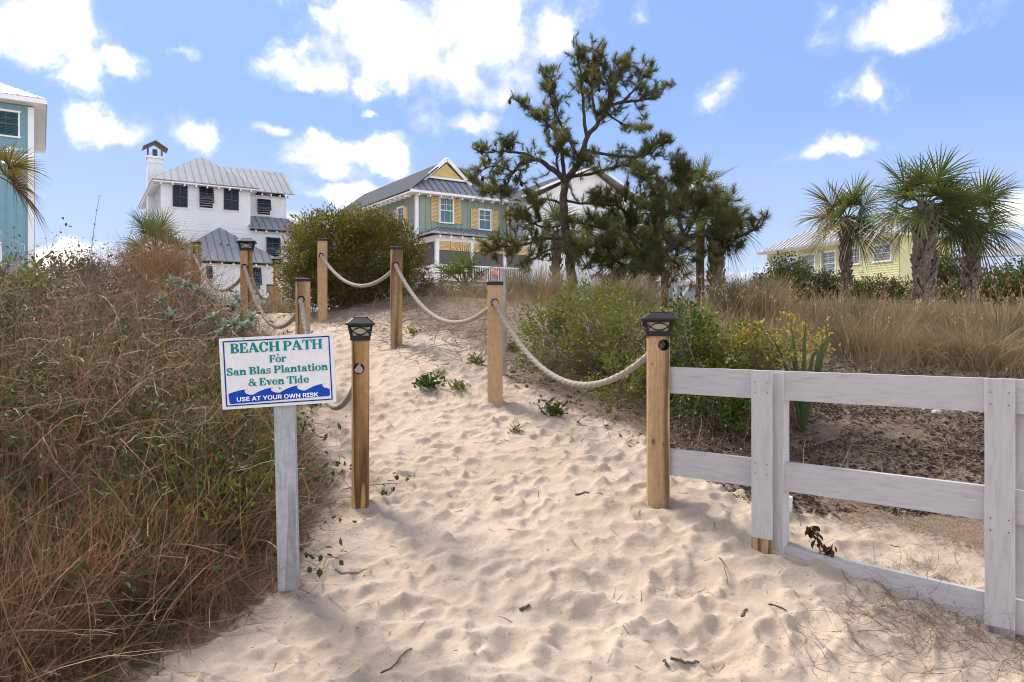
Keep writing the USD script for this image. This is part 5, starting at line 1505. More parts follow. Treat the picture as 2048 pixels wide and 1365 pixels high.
shrub('inkberry_shrub', 'yellow tipped shrub right of the nearest right hand post above the top rail', 'shrub',
      [sc(1390, 715, 5.5, 60, .35, 50), sc(1460, 715, 5.3, 70, .35, 48), sc(1530, 735, 5.2, 45, .3, 46), sc(1420, 780, 5.2, 80, .3, 60), sc(1480, 820, 5.0, 50, .3, 50), sc(1380, 650, 5.8, 40, .25, 26)],
      8500, .032, .5, OLIVE, 24, nst=90, base=(1.65, 5.4), shell=.35, clump=9, big=True)
t_ = shrub('yellow_leaf_shrub', 'few bare sprigs with bright yellow leaves above the white top rail', 'shrub', [sc(1500, 690, 5.2, 30, .15, 22), sc(1575, 665, 5.2, 16, .1, 26), sc(1635, 685, 5.2, 26, .1, 22), sc(1590, 700, 5.1, 30, .1, 16)], 520, .027, .7, YELLOWL, 25, nst=44, base=(2.0, 5.2), shell=.2, clump=6, big=True, sr=.004)
shrub('low_green_shrub', 'dark green low shrub seen between the upper and middle fence rails', 'shrub', [sc(1440, 830, 4.95, 70, .25, 46), sc(1490, 850, 4.8, 34, .2, 40), sc(1370, 690, 5.4, 30, .2, 90)], 3600, .035, .5, GREENL, 26, nst=40, base=(1.45, 5.0), shell=.3, clump=9, big=True)
# scrub oaks behind the grass on the right
for i, (lb, bl, nl) in enumerate([
        ('dark green scrub tree standing highest beside the pale pavilion', [sc(1560, 585, 21, 50, .9, 32), sc(1520, 598, 21, 45, .8, 26), sc(1580, 556, 21, 26, .6, 20), sc(1572, 536, 21, 24, .5, 13)], 5200),
        ('olive scrub tree before the yellow house, left of the thin palm', [sc(1650, 600, 20, 62, .9, 30), sc(1625, 580, 20, 36, .8, 24)], 4600),
        ('dark scrub tree between the thin palm and the thick palm', [sc(1745, 598, 20, 50, .8, 28), sc(1780, 600, 20, 42, .8, 26), sc(1710, 608, 20, 30, .6, 24)], 4600),
        ('scrub tree between the thick palm and the right palm', [sc(1890, 575, 20, 30, .7, 40), sc(1885, 540, 20, 20, .6, 22)], 3000),
        ('wide dark scrub tree at the right edge below the railed pavilion', [sc(2000, 590, 18, 70, .9, 40), sc(1970, 605, 18, 60, .8, 34), sc(2060, 575, 18, 50, .8, 40)], 6000),
        ('low pale scrub bush at the left end of the right hand thicket', [sc(1480, 600, 20, 36, .6, 20), sc(1520, 615, 19, 50, .6, 20)], 2200),
        ('small dark shrub far behind the left dune', [sc(145, 556, 14, 36, .6, 20), sc(200, 575, 14, 40, .6, 22)], 1800)]):
    b = bl[0]
    shrub('scrub_tree', lb, 'scrub tree', bl, int(nl * 1.7), .085, .5, SCRUB, 40 + i, nst=26, base=(b[0], b[1]), shell=.2, clump=12, group='scrub trees behind the grass' if i < 6 else None, sr=.02)


# ---------------------------------------------------------------- grass on the right
def tussock(name, label, px, d, n, hgt, spread, mat, seed, group=None, dr=.5, tilt=.22, w=(.004, .009)):
    r_ = np.random.default_rng(seed)
    x = (px - 1024) / F * d
    b = np.array([x, d, float(gz(x, d))])
    t = thing(name, label, 'grass clump', b, group=group)
    q = b + np.c_[r_.normal(0, spread, n), r_.normal(0, spread, n), np.zeros(n)]
    q[:, 2] = gz(q[:, 0], q[:, 1]) - .02
    az = np.arctan2(q[:, 1] - b[1], q[:, 0] - b[0]) + r_.normal(0, .8, n)
    part(t, 'grass_blades', ribbons(blade_paths(q, az, np.abs(r_.normal(tilt, .16, n)), hgt * r_.uniform(.55, 1.15, n), np.abs(r_.normal(dr, .4, n)), 6, .06, r_), r_.uniform(*w, n), r_), mat, kind='stuff')
    return t


for i, (lb, px, d, n, hgt, spread) in enumerate([
        ('tall tan grass clump left of the thin palm', 1500, 9.6, 1500, .66, .20), ('tan grass clump below the lone pine trunk', 1075, 11.0, 1200, .62, .22), ('brown grass clump at the foot of the thin palm', 1690, 9.2, 1400, .48, .25),
        ('large brown grass clump before the thick palm', 1800, 8.0, 1900, .52, .26), ('brown grass clump right of the thick palm', 1905, 8.4, 1500, .48, .25), ('brown grass clump by the right edge', 2020, 7.2, 1900, .60, .26),
        ('drooping brown grass clump just above the right end of the top rail', 1960, 6.4, 1500, .50, .22), ('low brown grass clump right of the strap leaved plant', 1740, 6.9, 1300, .48, .24), ('tan grass clump under the leaning pine', 1245, 10.5, 1000, .55, .2),
        ('straw coloured grass clump beside the palmetto before the green house', 860, 10.4, 700, .36, .22), ('straw grass tuft right of the small palmetto', 985, 10.6, 700, .40, .22)]):
    tussock('grass_clump', lb, px, d, n, hgt, spread, GRASST, 60 + i, group='dry grass clumps on the right', dr=.6 if i != 6 else 1.3)
r_ = np.random.default_rng(81)
dd = np.exp(r_.uniform(math.log(6.2), math.log(15), 520))
xx = (r_.uniform(1330, 2200, 520) - 1024) / F * dd
ok = ~((dd < 7.0) & (xx < 3.2))
q = clustered(r_, np.c_[xx, dd, xx * 0][ok], 34, .09)
n = len(q)
solo('dry_grass', ribbons(blade_paths(q, r_.uniform(0, 2 * np.pi, n), np.abs(r_.normal(.35, .3, n)), r_.uniform(.08, .34, n), r_.normal(.8, .5, n), 5, .12, r_), r_.uniform(.004, .008, n), r_), GRASST, 'brown dry grass covering the ground behind the white fence', 'dry grass', kind='stuff')
dd = r_.uniform(6.3, 11, 420)
xx = (r_.uniform(1340, 2120, 420) - 1024) / F * dd
ok = ~((dd < 7.0) & (xx < 3.0))
q = np.c_[xx, dd, gz(xx, dd)][ok]
n = len(q)
pth = blade_paths(q, r_.uniform(0, 2 * np.pi, n), np.abs(r_.normal(.2, .2, n)), r_.uniform(.35, .72, n), r_.normal(.3, .3, n), 7, .06, r_)
solo('tall_dry_stalks', merge(ribbons(pth, r_.uniform(.005, .008, n), r_), leaves2(np.repeat(pth[:, -1], 5, 0) + r_.normal(0, .012, (n * 5, 3)), r_.normal(0, .5, (n * 5, 3)) + [0, 0, 1], np.full(n * 5, .035), .3, r_)), VINE, 'pale seed stalks rising out of the grass behind the white fence', 'grass stalks', kind='stuff')
dd = r_.uniform(8.6, 13.5, 260)
xx = (r_.uniform(800, 1340, 260) - 1024) / F * dd
q = clustered(r_, np.c_[xx, dd, xx * 0], 26, .10)
n = len(q)
solo('straw_grass', ribbons(blade_paths(q, r_.uniform(0, 2 * np.pi, n), np.abs(r_.normal(.4, .3, n)), r_.uniform(.1, .30, n), r_.normal(.7, .4, n), 5, .08, r_), r_.uniform(.003, .006, n), r_), GRASST, 'straw coloured short grass on the rise before the green house', 'dry grass', kind='stuff')
dd = r_.uniform(10, 14, 150)
xx = (r_.uniform(440, 600, 150) - 1024) / F * dd
q = clustered(r_, np.c_[xx, dd, xx * 0], 20, .10)
n = len(q)
solo('far_path_grass', ribbons(blade_paths(q, r_.uniform(0, 2 * np.pi, n), np.abs(r_.normal(.3, .3, n)), r_.uniform(.15, .4, n), r_.normal(.7, .4, n), 5, .08, r_), r_.uniform(.004, .008, n), r_), GRASST, 'brown grass at the far bend of the sand path', 'dry grass', kind='stuff')

# litter and dead stems on the ground
def on_ground(r_, n, pxr, dr, side):
    dd = np.exp(r_.uniform(math.log(dr[0]), math.log(dr[1]), n))
    xx = (r_.uniform(*pxr, n) - 1024) / F * dd
    keep = xx > RE(dd) - .1 + np.abs(r_.normal(0, .25, n)) if side > 0 else xx < LE(dd) + .15
    keep &= ~((np.exp(-(((xx - 1.75) / .75) ** 2 + ((dd - 3.45) / .42) ** 2)) > .35))
    return np.c_[xx, dd, gz(xx, dd) + .006][keep]


q = np.vstack([on_ground(r_, 9000, (1000, 2150), (3.9, 9.0), 1), on_ground(r_, 26000, (1330, 2150), (3.9, 6.6), 1)])
q = q[nz(q[:, 0], q[:, 1], 2.6, 33) + r_.normal(0, .06, len(q)) > .39]
solo('leaf_litter', leaves2(q, r_.normal(size=(len(q), 3)) * [1, 1, .2], r_.uniform(.012, .045, len(q)), .6, r_, .5), leafy('dead_leaves', [(0, (0.10, 0.065, 0.045)), (.4, (0.27, 0.185, 0.125)), (.8, (0.46, 0.36, 0.27)), (1, (0.62, 0.54, 0.46))], trans=.1), 'brown dead leaves littering the ground behind the white fence', 'leaf litter', kind='stuff')
q = np.vstack([on_ground(r_, 3200, (820, 2150), (3.9, 9.5), 1), on_ground(r_, 1900, (1330, 2150), (3.9, 6.6), 1)])
n = len(q)
w = wander(q + [0, 0, .01], np.c_[r_.normal(size=(n, 2)), r_.normal(.1, .2, n)], r_.uniform(.1, .45, n), 7, .2, .05, r_)
w[..., 2] = np.maximum(w[..., 2], gz(w[..., 0], w[..., 1]) + .004)
solo('dead_twigs', ribbons(w, r_.uniform(.0016, .0045, n), r_), TWIG, 'dead twigs and needles strewn over the right hand slope', 'twigs', kind='stuff')
q = on_ground(r_, 2600, (1200, 2150), (4.5, 6.4), 1)
q = q[nz(q[:, 0], q[:, 1], 1.8, 51) > .46]
n = len(q)
w = wander(q, np.c_[r_.normal(0, .8, (n, 2)), np.abs(r_.normal(.6, .4, n))], r_.uniform(.08, .34, n), 6, .18, .03, r_)
solo('dry_brush', merge(ribbons(w, r_.uniform(.002, .0045, n), r_), leaves2(w[:, 3], r_.normal(size=(n, 3)), np.full(n, .02), .5, r_)), TWIG, 'low dry brush and dead stems on the bank behind the white fence', 'dry brush', kind='stuff')
dd = r_.uniform(6.2, 10, 1500)
xx = RE(dd) + r_.normal(.25, .55, 1500)
q = np.c_[xx, dd, gz(xx, dd) + .01][xx > RE(dd) - .6]
n = len(q)
w = wander(q, np.c_[r_.normal(size=(n, 2)), r_.normal(.15, .2, n)], r_.uniform(.08, .4, n), 7, .25, .05, r_)
w[..., 2] = np.maximum(w[..., 2], gz(w[..., 0], w[..., 1]) + .004)
solo('bank_twigs', ribbons(w, r_.uniform(.003, .007, n), r_), TWIG, 'dark dead creepers clinging to the sandy bank between the right posts', 'twigs', kind='stuff')
dd = np.exp(r_.uniform(math.log(2.6), math.log(8), 2600))
xx = LE(dd) + (RE(dd) - LE(dd) + .6) * r_.random(2600)
n = 2600
w = wander(np.c_[xx, dd, gz(xx, dd) + .004], np.c_[r_.normal(size=(n, 2)), np.zeros(n)], np.minimum(.08, .006 + .075 * r_.random(n) ** 7), 4, .2, 0, r_)
w[..., 2] = gz(w[..., 0], w[..., 1]) + .003
solo('sand_debris', ribbons(w, r_.uniform(.002, .0055, n), r_), TWIG, 'specks of dark plant debris scattered on the sand path', 'debris', kind='stuff')
# the mat of dead stems in the lower right corner
c = np.array([gpt(px, py) for px, py in [(1800, 1215), (1860, 1240), (1930, 1260), (1760, 1250), (1990, 1290), (1900, 1200), (1700, 1290), (1850, 1300), (2030, 1330)]])
q = np.repeat(c, 60, 0) + r_.normal(0, 1, (540, 3)) * [.13, .10, 0]
q[:, 2] = gz(q[:, 0], q[:, 1]) + .006
n = len(q)
w = wander(q, np.c_[r_.normal(size=(n, 2)), np.abs(r_.normal(.1, .25, n))], r_.uniform(.06, .32, n), 8, .25, .05, r_)
w[..., 2] = np.maximum(w[..., 2], gz(w[..., 0], w[..., 1]) + .004)
solo('dead_stem_mat', merge(ribbons(w, r_.uniform(.0015, .0032, n), r_), leaves2(w[:, 4], r_.normal(size=(n, 3)), np.full(n, .009), .6, r_)), TWIG, 'mat of thin dead stems on the sand at the foot of the right fence post', 'dead stems', kind='stuff')
# ---------------------------------------------------------------- palms
def frond_mesh(p0, az, el, pet, rad, droop, r_, nl=34, spread=2.15, wl=.034, foldk=.3, roll=None):
    """a fan leaf: stalk from p0, then leaflets radiating from the end of it"""
    hd = np.array([math.cos(az), math.sin(az), 0])
    t = np.linspace(0, 1, 6)
    ang = el - droop * .55 * t
    pth = [np.array(p0, float)]
    for k in range(5):
        pth.append(pth[-1] + (hd * math.cos(ang[k]) + np.array([0, 0, math.sin(ang[k])])) * pet / 5)
    pth = np.array(pth)
    mb = MB().add(*tube(pth, np.linspace(.016, .009, 6), 4))
    e1 = unit((pth[-1] - pth[-2])[None])[0]
    e2 = unit(np.cross(e1, [0, 0, 1.0])[None])[0]
    if abs(e1[2]) > .97:
        e2 = np.array([-hd[1], hd[0], 0])
    e3 = np.cross(e2, e1)
    roll = r_.normal(0, .6) if roll is None else roll
    e2, e3 = e2 * math.cos(roll) + e3 * math.sin(roll), e3 * math.cos(roll) - e2 * math.sin(roll)
    ph = np.linspace(-spread, spread, nl) + r_.normal(0, .02, nl)
    K = 6
    tt = np.linspace(0, 1, K)
    mid = pth[-1] + e1 * .0
    L = rad * (.70 + .30 * np.cos(ph * .55)) * r_.uniform(.88, 1.06, nl)
    # the rib runs on into the blade and bends over
    root = mid + e1 * (rad * .22 * np.maximum(0, np.cos(ph)) ** 2)[:, None] * .8 - np.array([0, 0, 1.0]) * (rad * .03 * np.maximum(0, np.cos(ph)))[:, None]
    d = np.cos(ph)[:, None] * e1 + np.sin(ph)[:, None] * e2 + (foldk * np.abs(np.sin(ph)) + .05)[:, None] * e3
    d = unit(d)
    q = root[:, None] + d[:, None] * (L[:, None] * tt)[..., None]
    dr = droop * (.25 + .3 * r_.random(nl))[:, None] * L[:, None] * (tt ** 2.4)[None]
    q = q + np.array([0, 0, -1.0]) * dr[..., None]
    q += r_.normal(0, .008, q.shape) * (tt ** 2)[None, :, None]
    sd = unit(np.cross(d, e3 + r_.normal(0, .25, (nl, 3))))
    w = wl * rad * np.array([.45, .95, 1.0, .8, .42, .06]) * .5
    a, b = q - sd[:, None] * w[None, :, None], q + sd[:, None] * w[None, :, None]
    v = np.stack([a, b], 2).reshape(nl, 2 * K, 3)
    qf = np.array([[2 * k, 2 * k + 1, 2 * k + 3, 2 * k + 2] for k in range(K - 1)])
    mb.add(v.reshape(-1, 3), (np.arange(nl)[:, None, None] * 2 * K + qf[None]).reshape(-1, 4))
    return mb


def palm(name, label, base, top, tr, nfr, pet, rad, seed, boots=0, mats=None, group=None, elr=(1.35, -.30), dead=2, boot_len=.2, cat='palm tree', golden=()):
    r_ = np.random.default_rng(seed)
    base, top = np.array(base, float), np.array(top, float)
    t = thing(name, label, cat, base, group=group)
    ln = smooth_line([base - [0, 0, .15], (base + top) / 2 + np.r_[r_.normal(0, .02, 2), 0], top], 14)
    tk = None
    if tr > 0:
        rads = tr * np.interp(np.linspace(0, 1, 14), [0, .08, .5, .85, 1], [1.25, 1.05, .95, 1.0, .8])
        v, f = tube(ln, rads, 12, rough=.14, seed=seed)
        tk = part(t, 'trunk', (v, f), PBARK)
        if boots:
            # old leaf bases crossing each other up the trunk
            s = np.linspace(.30 if boots < 60 else .12, 1.0, boots)
            for i in range(boots):
                c = np.array([np.interp(s[i], np.linspace(0, 1, 14), ln[:, k]) for k in range(3)])
                rr_ = np.interp(s[i], np.linspace(0, 1, 14), rads)
                a = i * 2.4 + r_.normal(0, .12)
                o = np.array([math.cos(a), math.sin(a), 0])
                sd = np.array([-o[1], o[0], 0]) * (1 if i % 2 else -1)
                up = unit((o * .34 + np.array([0, 0, 1.0]) + sd * .28)[None])[0]
                bl_ = boot_len * r_.uniform(.75, 1.2)
                w0, w1 = tr * .48, tr * .26
                b0 = c + o * rr_ * .92
                n = np.cross(up, sd)
                n = n if n @ o > 0 else -n
                q = [b0 - sd * w0, b0 + sd * w0, b0 + up * bl_ + sd * w1, b0 + up * bl_ - sd * w1]
                q = np.array(q + [x + n * .035 for x in q])
                part(tk, 'leaf_boot', (q, np.array([[0, 1, 2, 3], [7, 6, 5, 4], [0, 4, 5, 1], [1, 5, 6, 2], [2, 6, 7, 3], [3, 7, 4, 0]])), BOOT)
    mats = mats or PALML
    for i in range(nfr):
        f = i / max(1, nfr - 1)
        el = elr[0] + (elr[1] - elr[0]) * f ** .9 + r_.normal(0, .1)
        az = i * 2.39996 + r_.normal(0, .15)
        dr = .35 + 1.0 * f + r_.normal(0, .1)
        m = PALMD if i >= nfr - dead else (PALMG if i in golden else mats)
        part(t, 'frond', frond_mesh(top + [0, 0, .02 * (nfr - i) * .3], az, el, pet * r_.uniform(.8, 1.15), rad * r_.uniform(.85, 1.1), dr, r_), m)
    return t


def palm_at(name, label, px, py_base, py_top, d, tw, *a, lean=0, **k):
    b, tp = P(px, py_base, d), P(px + lean, py_top, d)
    b[2] = float(gz(b[0], b[1])) if py_base is None else b[2]
    b = np.array([b[0], b[1], min(b[2], float(gz(b[0], b[1])))])
    return palm(name, label, b, tp, tw * d / F / 2, *a, **k)


palm_at('cabbage_palm', 'thick trunked cabbage palm, largest of the three on the right', 1848, 620, 422, 15, 30, 22, .50, .90, 101, boots=90, group='cabbage palms on the right', elr=(1.35, -.05), dead=0, boot_len=.24)
palm_at('cabbage_palm', 'thin trunked cabbage palm with golden lower fan on the right', 1690, 625, 445, 16.5, 18, 17, .42, .80, 102, boots=40, lean=4, group='cabbage palms on the right', golden=(4, 9, 12, 14, 16), dead=1, boot_len=.16)
palm_at('cabbage_palm', 'cabbage palm at the right of the thick trunked one with drooping fans', 1938, 620, 442, 15.6, 22, 17, .45, .80, 103, boots=50, lean=3, group='cabbage palms on the right', dead=1, boot_len=.2)
# palms standing among the pines
for i, (lb, px, yt, d, tw, n, bo) in enumerate([
        ('rough trunked cabbage palm, rightmost of those among the pines', 1432, 455, 18, 27, 18, 45), ('smooth thin palm trunk just left of the rightmost palm among the pines', 1400, 385, 18.6, 17, 14, 0),
        ('rough palm left of the dark pine trunk', 1114, 470, 17.5, 17, 14, 30), ('palm with pale boots behind the nearest right post cap', 1301, 500, 17.8, 17, 12, 30),
        ('plain trunked palm right of the nearest right post cap', 1331, 510, 18.2, 15, 12, 16), ('short palm with green fans behind the leaning pine', 1272, 545, 17.2, 13, 12, 18)]):
    palm_at('cabbage_palm', lb, px, 640, yt, d, tw, n, .4, .72, 110 + i, boots=bo, group='cabbage palms among the pines', dead=1, boot_len=.17, golden=(6, 8, 10) if i == 0 else ())
# a palm just outside the left edge, its fans reaching in
b = P(-62, 600, 12); b[2] = float(gz(b[0], b[1]))
t = thing('cabbage_palm', 'golden fans of a cabbage palm reaching in at the left edge', 'palm tree', b)
top = P(-62, 345, 12)
part(t, 'trunk', tube(smooth_line([b - [0, 0, .2], top], 8), .15, 10, rough=.15), PBARK)
r_ = np.random.default_rng(130)
for az, el, pet, rad, dr, m, ro in [(.0, .28, .66, .58, .5, PALMG, 1.0), (-.12, .02, .86, .62, 1.4, PALMD, .8), (-.3, .10, .80, .60, 1.0, PALMG, .6), (.25, .62, .5, .55, .7, PALMG, -.8), (2.5, .5, .5, .7, .6, PALML, 0), (-2.0, .5, .5, .7, .7, PALML, 0), (3.6, .1, .5, .7, .9, PALML, 0), (1.5, .9, .5, .6, .7, PALML, 0)]:
    part(t, 'frond', frond_mesh(top, az, el, pet, rad, dr, r_, nl=44, roll=ro), m)
# palmettos
for lb, px, py, d, n, rad, pet, sd in [('palmetto with grey green fans behind the crest of the left dune', 312, 515, 9.5, 16, .36, .26, 141), ('low palmetto clump before the green house porch', 930, 590, 11.5, 20, .42, .36, 142), ('small palmetto peeping over the right shoulder of the round bush', 800, 525, 12, 9, .30, .25, 143), ('small palmetto under the leaning pine', 1216, 600, 13, 10, .35, .3, 144)]:
    b = P(px, py, d)
    g = float(gz(b[0], b[1]))
    palm('palmetto', lb, (b[0], b[1], min(g, b[2] - .02)), b, .05, n, pet, rad, sd, elr=(1.4, -.1), dead=1, cat='palmetto')
# the strap leaved seedling by the fence
b = gpt(1605, 868)
t = thing('strap_leaf_plant', 'young palm with long arching green strap leaves behind the top rail', 'palm seedling', b)
for px, py, bend, w in [(1580, 640, .0, .020), (1612, 636, .02, .024), (1530, 655, .05, .018), (1570, 690, .10, .020), (1650, 700, .22, .026), (1690, 735, .38, .024), (1700, 750, .45, .02), (1640, 690, .12, .02), (1720, 700, .35, .014), (1560, 770, .1, .016), (1660, 780, .1, .018), (1625, 760, .02, .018), (1700, 790, .2, .012)]:
    tip = P(px, py, b[1] + r_.normal(0, .15))
    m_ = (b + tip) / 2 + np.array([0, 0, .10 + bend * .75])
    ln = smooth_line([b, b + (m_ - b) * .55 + [0, 0, .03], m_, tip], 9)
    sd = unit(np.cross(tip - b, [.2, 1, .1])[None])[0]
    ww = .6 * w * np.array([.5, .8, 1, 1, 1, .9, .75, .5, .06])
    nn = np.array([0, -1, 0.0])
    v = np.stack([ln - sd * ww[:, None], ln + nn * ww[:, None] * .5, ln + sd * ww[:, None]], 1).reshape(-1, 3)
    f = sum([[[3 * k, 3 * k + 1, 3 * k + 4, 3 * k + 3], [3 * k + 1, 3 * k + 2, 3 * k + 5, 3 * k + 4]] for k in range(8)], [])
    part(t, 'leaf', (v, np.array([[a_, b_, c_] for a_, b_, c_, d_ in f] + [[a_, c_, d_] for a_, b_, c_, d_ in f])), BLADE, smooth=True)


# ---------------------------------------------------------------- pines
def Z(zx, zy, d):
    return P(880 + zx / 2.275, 60 + zy / 2.275, d)


class Pine:
    def __init__(self, label, base, seed, d):
        self.t = thing('pine_tree', label, 'pine tree', base)
        self.r = np.random.default_rng(seed)
        self.d = d
        self.tuft, self.tw, self.cones = [], MB(), []

    def limb(self, pts, r0, r1, off=0.0, spawn=1.0, start=.25, sub=.55, name='limb', tip=True, up=.35, dens=44.0):
        r_ = self.r
        q = np.array([Z(x, y, self.d) for x, y in pts])
        n = len(q)
        q[:, 1] += off * np.linspace(0, 1, n) ** 1.2 + np.r_[0, r_.normal(0, .06, n - 1)]
        q[:, 0] *= q[:, 1] / self.d
        q[:, 2] = EZ + (q[:, 2] - EZ) * q[:, 1] / self.d
        k = max(8, n * 4)
        ln = smooth_line(q, k)
        ln[1:-1] += r_.normal(0, r0 * .12, (k - 2, 3))
        part(self.t, name, tube(ln, np.linspace(r0, r1, k), 7, rough=.2, seed=int(r_.integers(1e6))), BARK)
        L = np.linalg.norm(np.diff(ln, axis=0), axis=1).sum()
        ns = int(L * spawn * dens * .45)
        for i in range(ns):
            s = start + (1 - start) * r_.random()
            j = s * (k - 1)
            j0 = min(int(j), k - 2)
            p = ln[j0] + (ln[j0 + 1] - ln[j0]) * (j - j0)
            ax = unit((ln[j0 + 1] - ln[j0])[None])[0]
            dv = unit((ax * .6 + r_.normal(0, .8, 3) + [0, 0, up])[None])[0]
            self.twig(p, dv, sub * (.4 + .8 * r_.random()) * (1.15 - .5 * s), max(.006, r1 * .6), 0)
        if tip:
            self.tuft.append((ln[-1], unit((ln[-1] - ln[-3])[None])[0]))

    def twig(self, p, dv, L, r0, lev):
        r_ = self.r
        k = 5
        d = np.array(dv)
        q = [p]
        for i in range(k - 1):
            d = unit((d + r_.normal(0, .28, 3) + [0, 0, .10])[None])[0]
            q.append(q[-1] + d * L / (k - 1))
        q = np.array(q)
        self.tw.add(*tube(q, np.linspace(r0, .004, k), 4))
        self.tuft.append((q[-1], d))
        if lev < 1 and L > .22:
            for i in range(r_.integers(2, 5)):
                j = r_.integers(1, k)
                self.twig(q[j], unit((d + r_.normal(0, .8, 3) + [0, 0, .2])[None])[0], L * .45, r0 * .7, lev + 1)
        if r_.random() < .10:
            self.cones.append(q[2])

    def finish(self, needles=75, ln=.18, w=.007, thin=1.0):
        r_ = self.r
        tf = [x for x in self.tuft if r_.random() < thin]
        p = np.array([a for a, b in tf])
        d = np.array([b for a, b in tf])
        n = len(p)
        along = r_.random((n, needles, 1)) ** .7
        q = (p[:, None] - d[:, None] * along * .16).reshape(-1, 3)
        dd = (d[:, None] * .75 + r_.normal(0, .55, (n, needles, 3)) + [0, 0, .05]).reshape(-1, 3)
        sz = np.repeat(r_.uniform(.65, 1.2, n), needles)
        part(self.t, 'twigs', self.tw, BARK, kind='stuff')
        part(self.t, 'needles', slivers(q, dd, ln * sz * r_.uniform(.7, 1.1, len(q)), np.full(len(q), w), r_), NEEDLE, kind='stuff')
        base = m3.Manifold.sphere(1, 10).scale((.034, .034, .05))
        for c in self.cones[:60]:
            v, f, _ = meshkit.arrays(base)
            s = 1 + .22 * np.sin(v[:, 2:] * 260) * np.cos(np.arctan2(v[:, 1:2], v[:, :1]) * 5)
            part(self.t, 'pine_cone', (v * s + c - [0, 0, .05], f), CONE)
        return n


D1 = 14.0
pa = Pine('tall open crowned pine with pine cones rising above the other trees', Z(615, 1255, D1), 201, D1)
pa.limb([(615, 1300), (602, 1150), (585, 1000), (566, 860), (560, 760), (572, 690)], .105, .075, 0, 0, name='trunk', tip=False)
pa.limb([(572, 690), (600, 650), (640, 590), (670, 490), (720, 425), (765, 350), (772, 285), (745, 200), (730, 110)], .07, .012, .1, .75, .45, .5)
pa.limb([(572, 690), (545, 660), (500, 628), (435, 590), (380, 600), (335, 650), (305, 700), (275, 770)], .06, .012, -.5, .8, .35, .42, up=.0)
pa.limb([(435, 590), (380, 562), (290, 552), (205, 560), (145, 535)], .03, .008, -.5, .8, .3, .36)
pa.limb([(335, 650), (260, 620), (190, 640), (150, 680)], .022, .007, -.6, .9, .25, .36, up=0)
pa.limb([(300, 700), (230, 730), (180, 740)], .018, .007, -.5, 1, .2, .34, up=0)
pa.limb([(565, 680), (556, 560), (545, 490), (490, 430), (430, 375), (375, 340)], .045, .01, .5, .8, .4, .42)
pa.limb([(670, 490), (655, 400), (650, 300), (640, 200), (620, 110)], .04, .009, -.3, .85, .35, .45)
pa.limb([(720, 425), (700, 350), (690, 250), (700, 150), (690, 90)], .035, .009, .4, .85, .35, .42)
pa.limb([(640, 590), (560, 450), (510, 330), (490, 230), (510, 170)], .03, .008, .4, .7, .45, .42)
pa.limb([(765, 350), (830, 330), (920, 320), (985, 300), (1035, 235)], .035, .008, -.5, .8, .3, .42)
pa.limb([(830, 330), (890, 265), (940, 200), (960, 170)], .025, .008, .3, 1, .25, .42)
pa.limb([(770, 285), (820, 210), (840, 130), (860, 100)], .025, .008, .5, .9, .3, .42)
pa.limb([(755, 370), (800, 410), (870, 440), (950, 450)], .022, .007, .5, .8, .3, .34)
pa.limb([(655, 545), (720, 560), (800, 572), (900, 578), (965, 560), (1010, 520), (1060, 505)], .035, .008, -.5, .65, .35, .42)
pa.limb([(585, 660), (660, 660), (740, 640), (830, 620), (930, 640)], .035, .01, .6, .9, .3, .45)
pa.limb([(575, 690), (530, 600), (560, 520), (600, 480)], .03, .008, -.6, .9, .2, .4)
pa.limb([(600, 655), (640, 600), (690, 600)], .03, .008, -.5, 1.2, .1, .35)
pa.limb([(564, 800), (480, 770), (420, 800), (370, 860)], .03, .008, -.5, 1, .3, .42, up=.1)
pa.limb([(568, 880), (480, 900), (400, 870), (340, 840)], .03, .008, -.3, 1, .3, .42, up=.1)
pa.limb([(575, 950), (480, 950), (370, 980), (270, 990), (225, 1000)], .035, .008, -.6, 1.3, .35, .42, up=.0)
pa.limb([(580, 985), (500, 1000), (430, 1040), (380, 1080)], .025, .007, -.2, 1.0, .35, .38, up=0)
pa.limb([(562, 770), (640, 790), (720, 790), (790, 770)], .03, .008, -.4, .9, .3, .42)
pa.limb([(568, 860), (650, 880), (720, 900), (800, 930)], .03, .008, -.6, 1.2, .2, .45, up=.1)
na = pa.finish(needles=60, ln=.145, w=.0065, thin=.9)
pb = Pine('leaning pine spreading low dark branches to the right', Z(745, 1190, D1 - .6), 202, D1 - .6)
pb.limb([(725, 1230), (780, 1140), (850, 1080), (930, 1040), (1060, 985), (1115, 945)], .095, .06, 0, .25, .45, .5, name='trunk', tip=False)
pb.limb([(1115, 945), (1200, 930), (1290, 962), (1350, 945), (1420, 915), (1465, 850)], .05, .01, -.4, .85, .25, .42)
pb.limb([(1115, 945), (1090, 860), (1100, 780), (1080, 690), (1100, 620)], .04, .009, .3, 1.1, .2, .48)
pb.limb([(1060, 985), (1010, 900), (1000, 800), (960, 710), (900, 650)], .045, .01, -.3, 1.1, .2, .5)
pb.limb([(930, 1040), (880, 960), (860, 870), (800, 800), (720, 800)], .045, .01, .4, 1.1, .2, .5)
pb.limb([(930, 1040), (840, 1010), (740, 980), (660, 990), (600, 960)], .04, .01, -.5, 1.3, .2, .48, up=.15)
pb.limb([(850, 1080), (780, 1050), (700, 1060), (650, 1090)], .03, .008, -.2, 1.2, .2, .42, up=.1)
pb.limb([(1060, 985), (1000, 1010), (960, 1060), (900, 1080)], .03, .008, -.6, 1.2, .2, .42, up=.0)
pb.limb([(1115, 945), (1160, 860), (1200, 800), (1260, 760)], .035, .008, .3, 1.0, .25, .45)
pb.limb([(1200, 930), (1260, 880), (1330, 880), (1380, 940)], .025, .007, .4, .9, .3, .4)
pb.limb([(1290, 962), (1240, 1010), (1180, 1040)], .022, .007, -.3, .8, .2, .36, up=-.1)
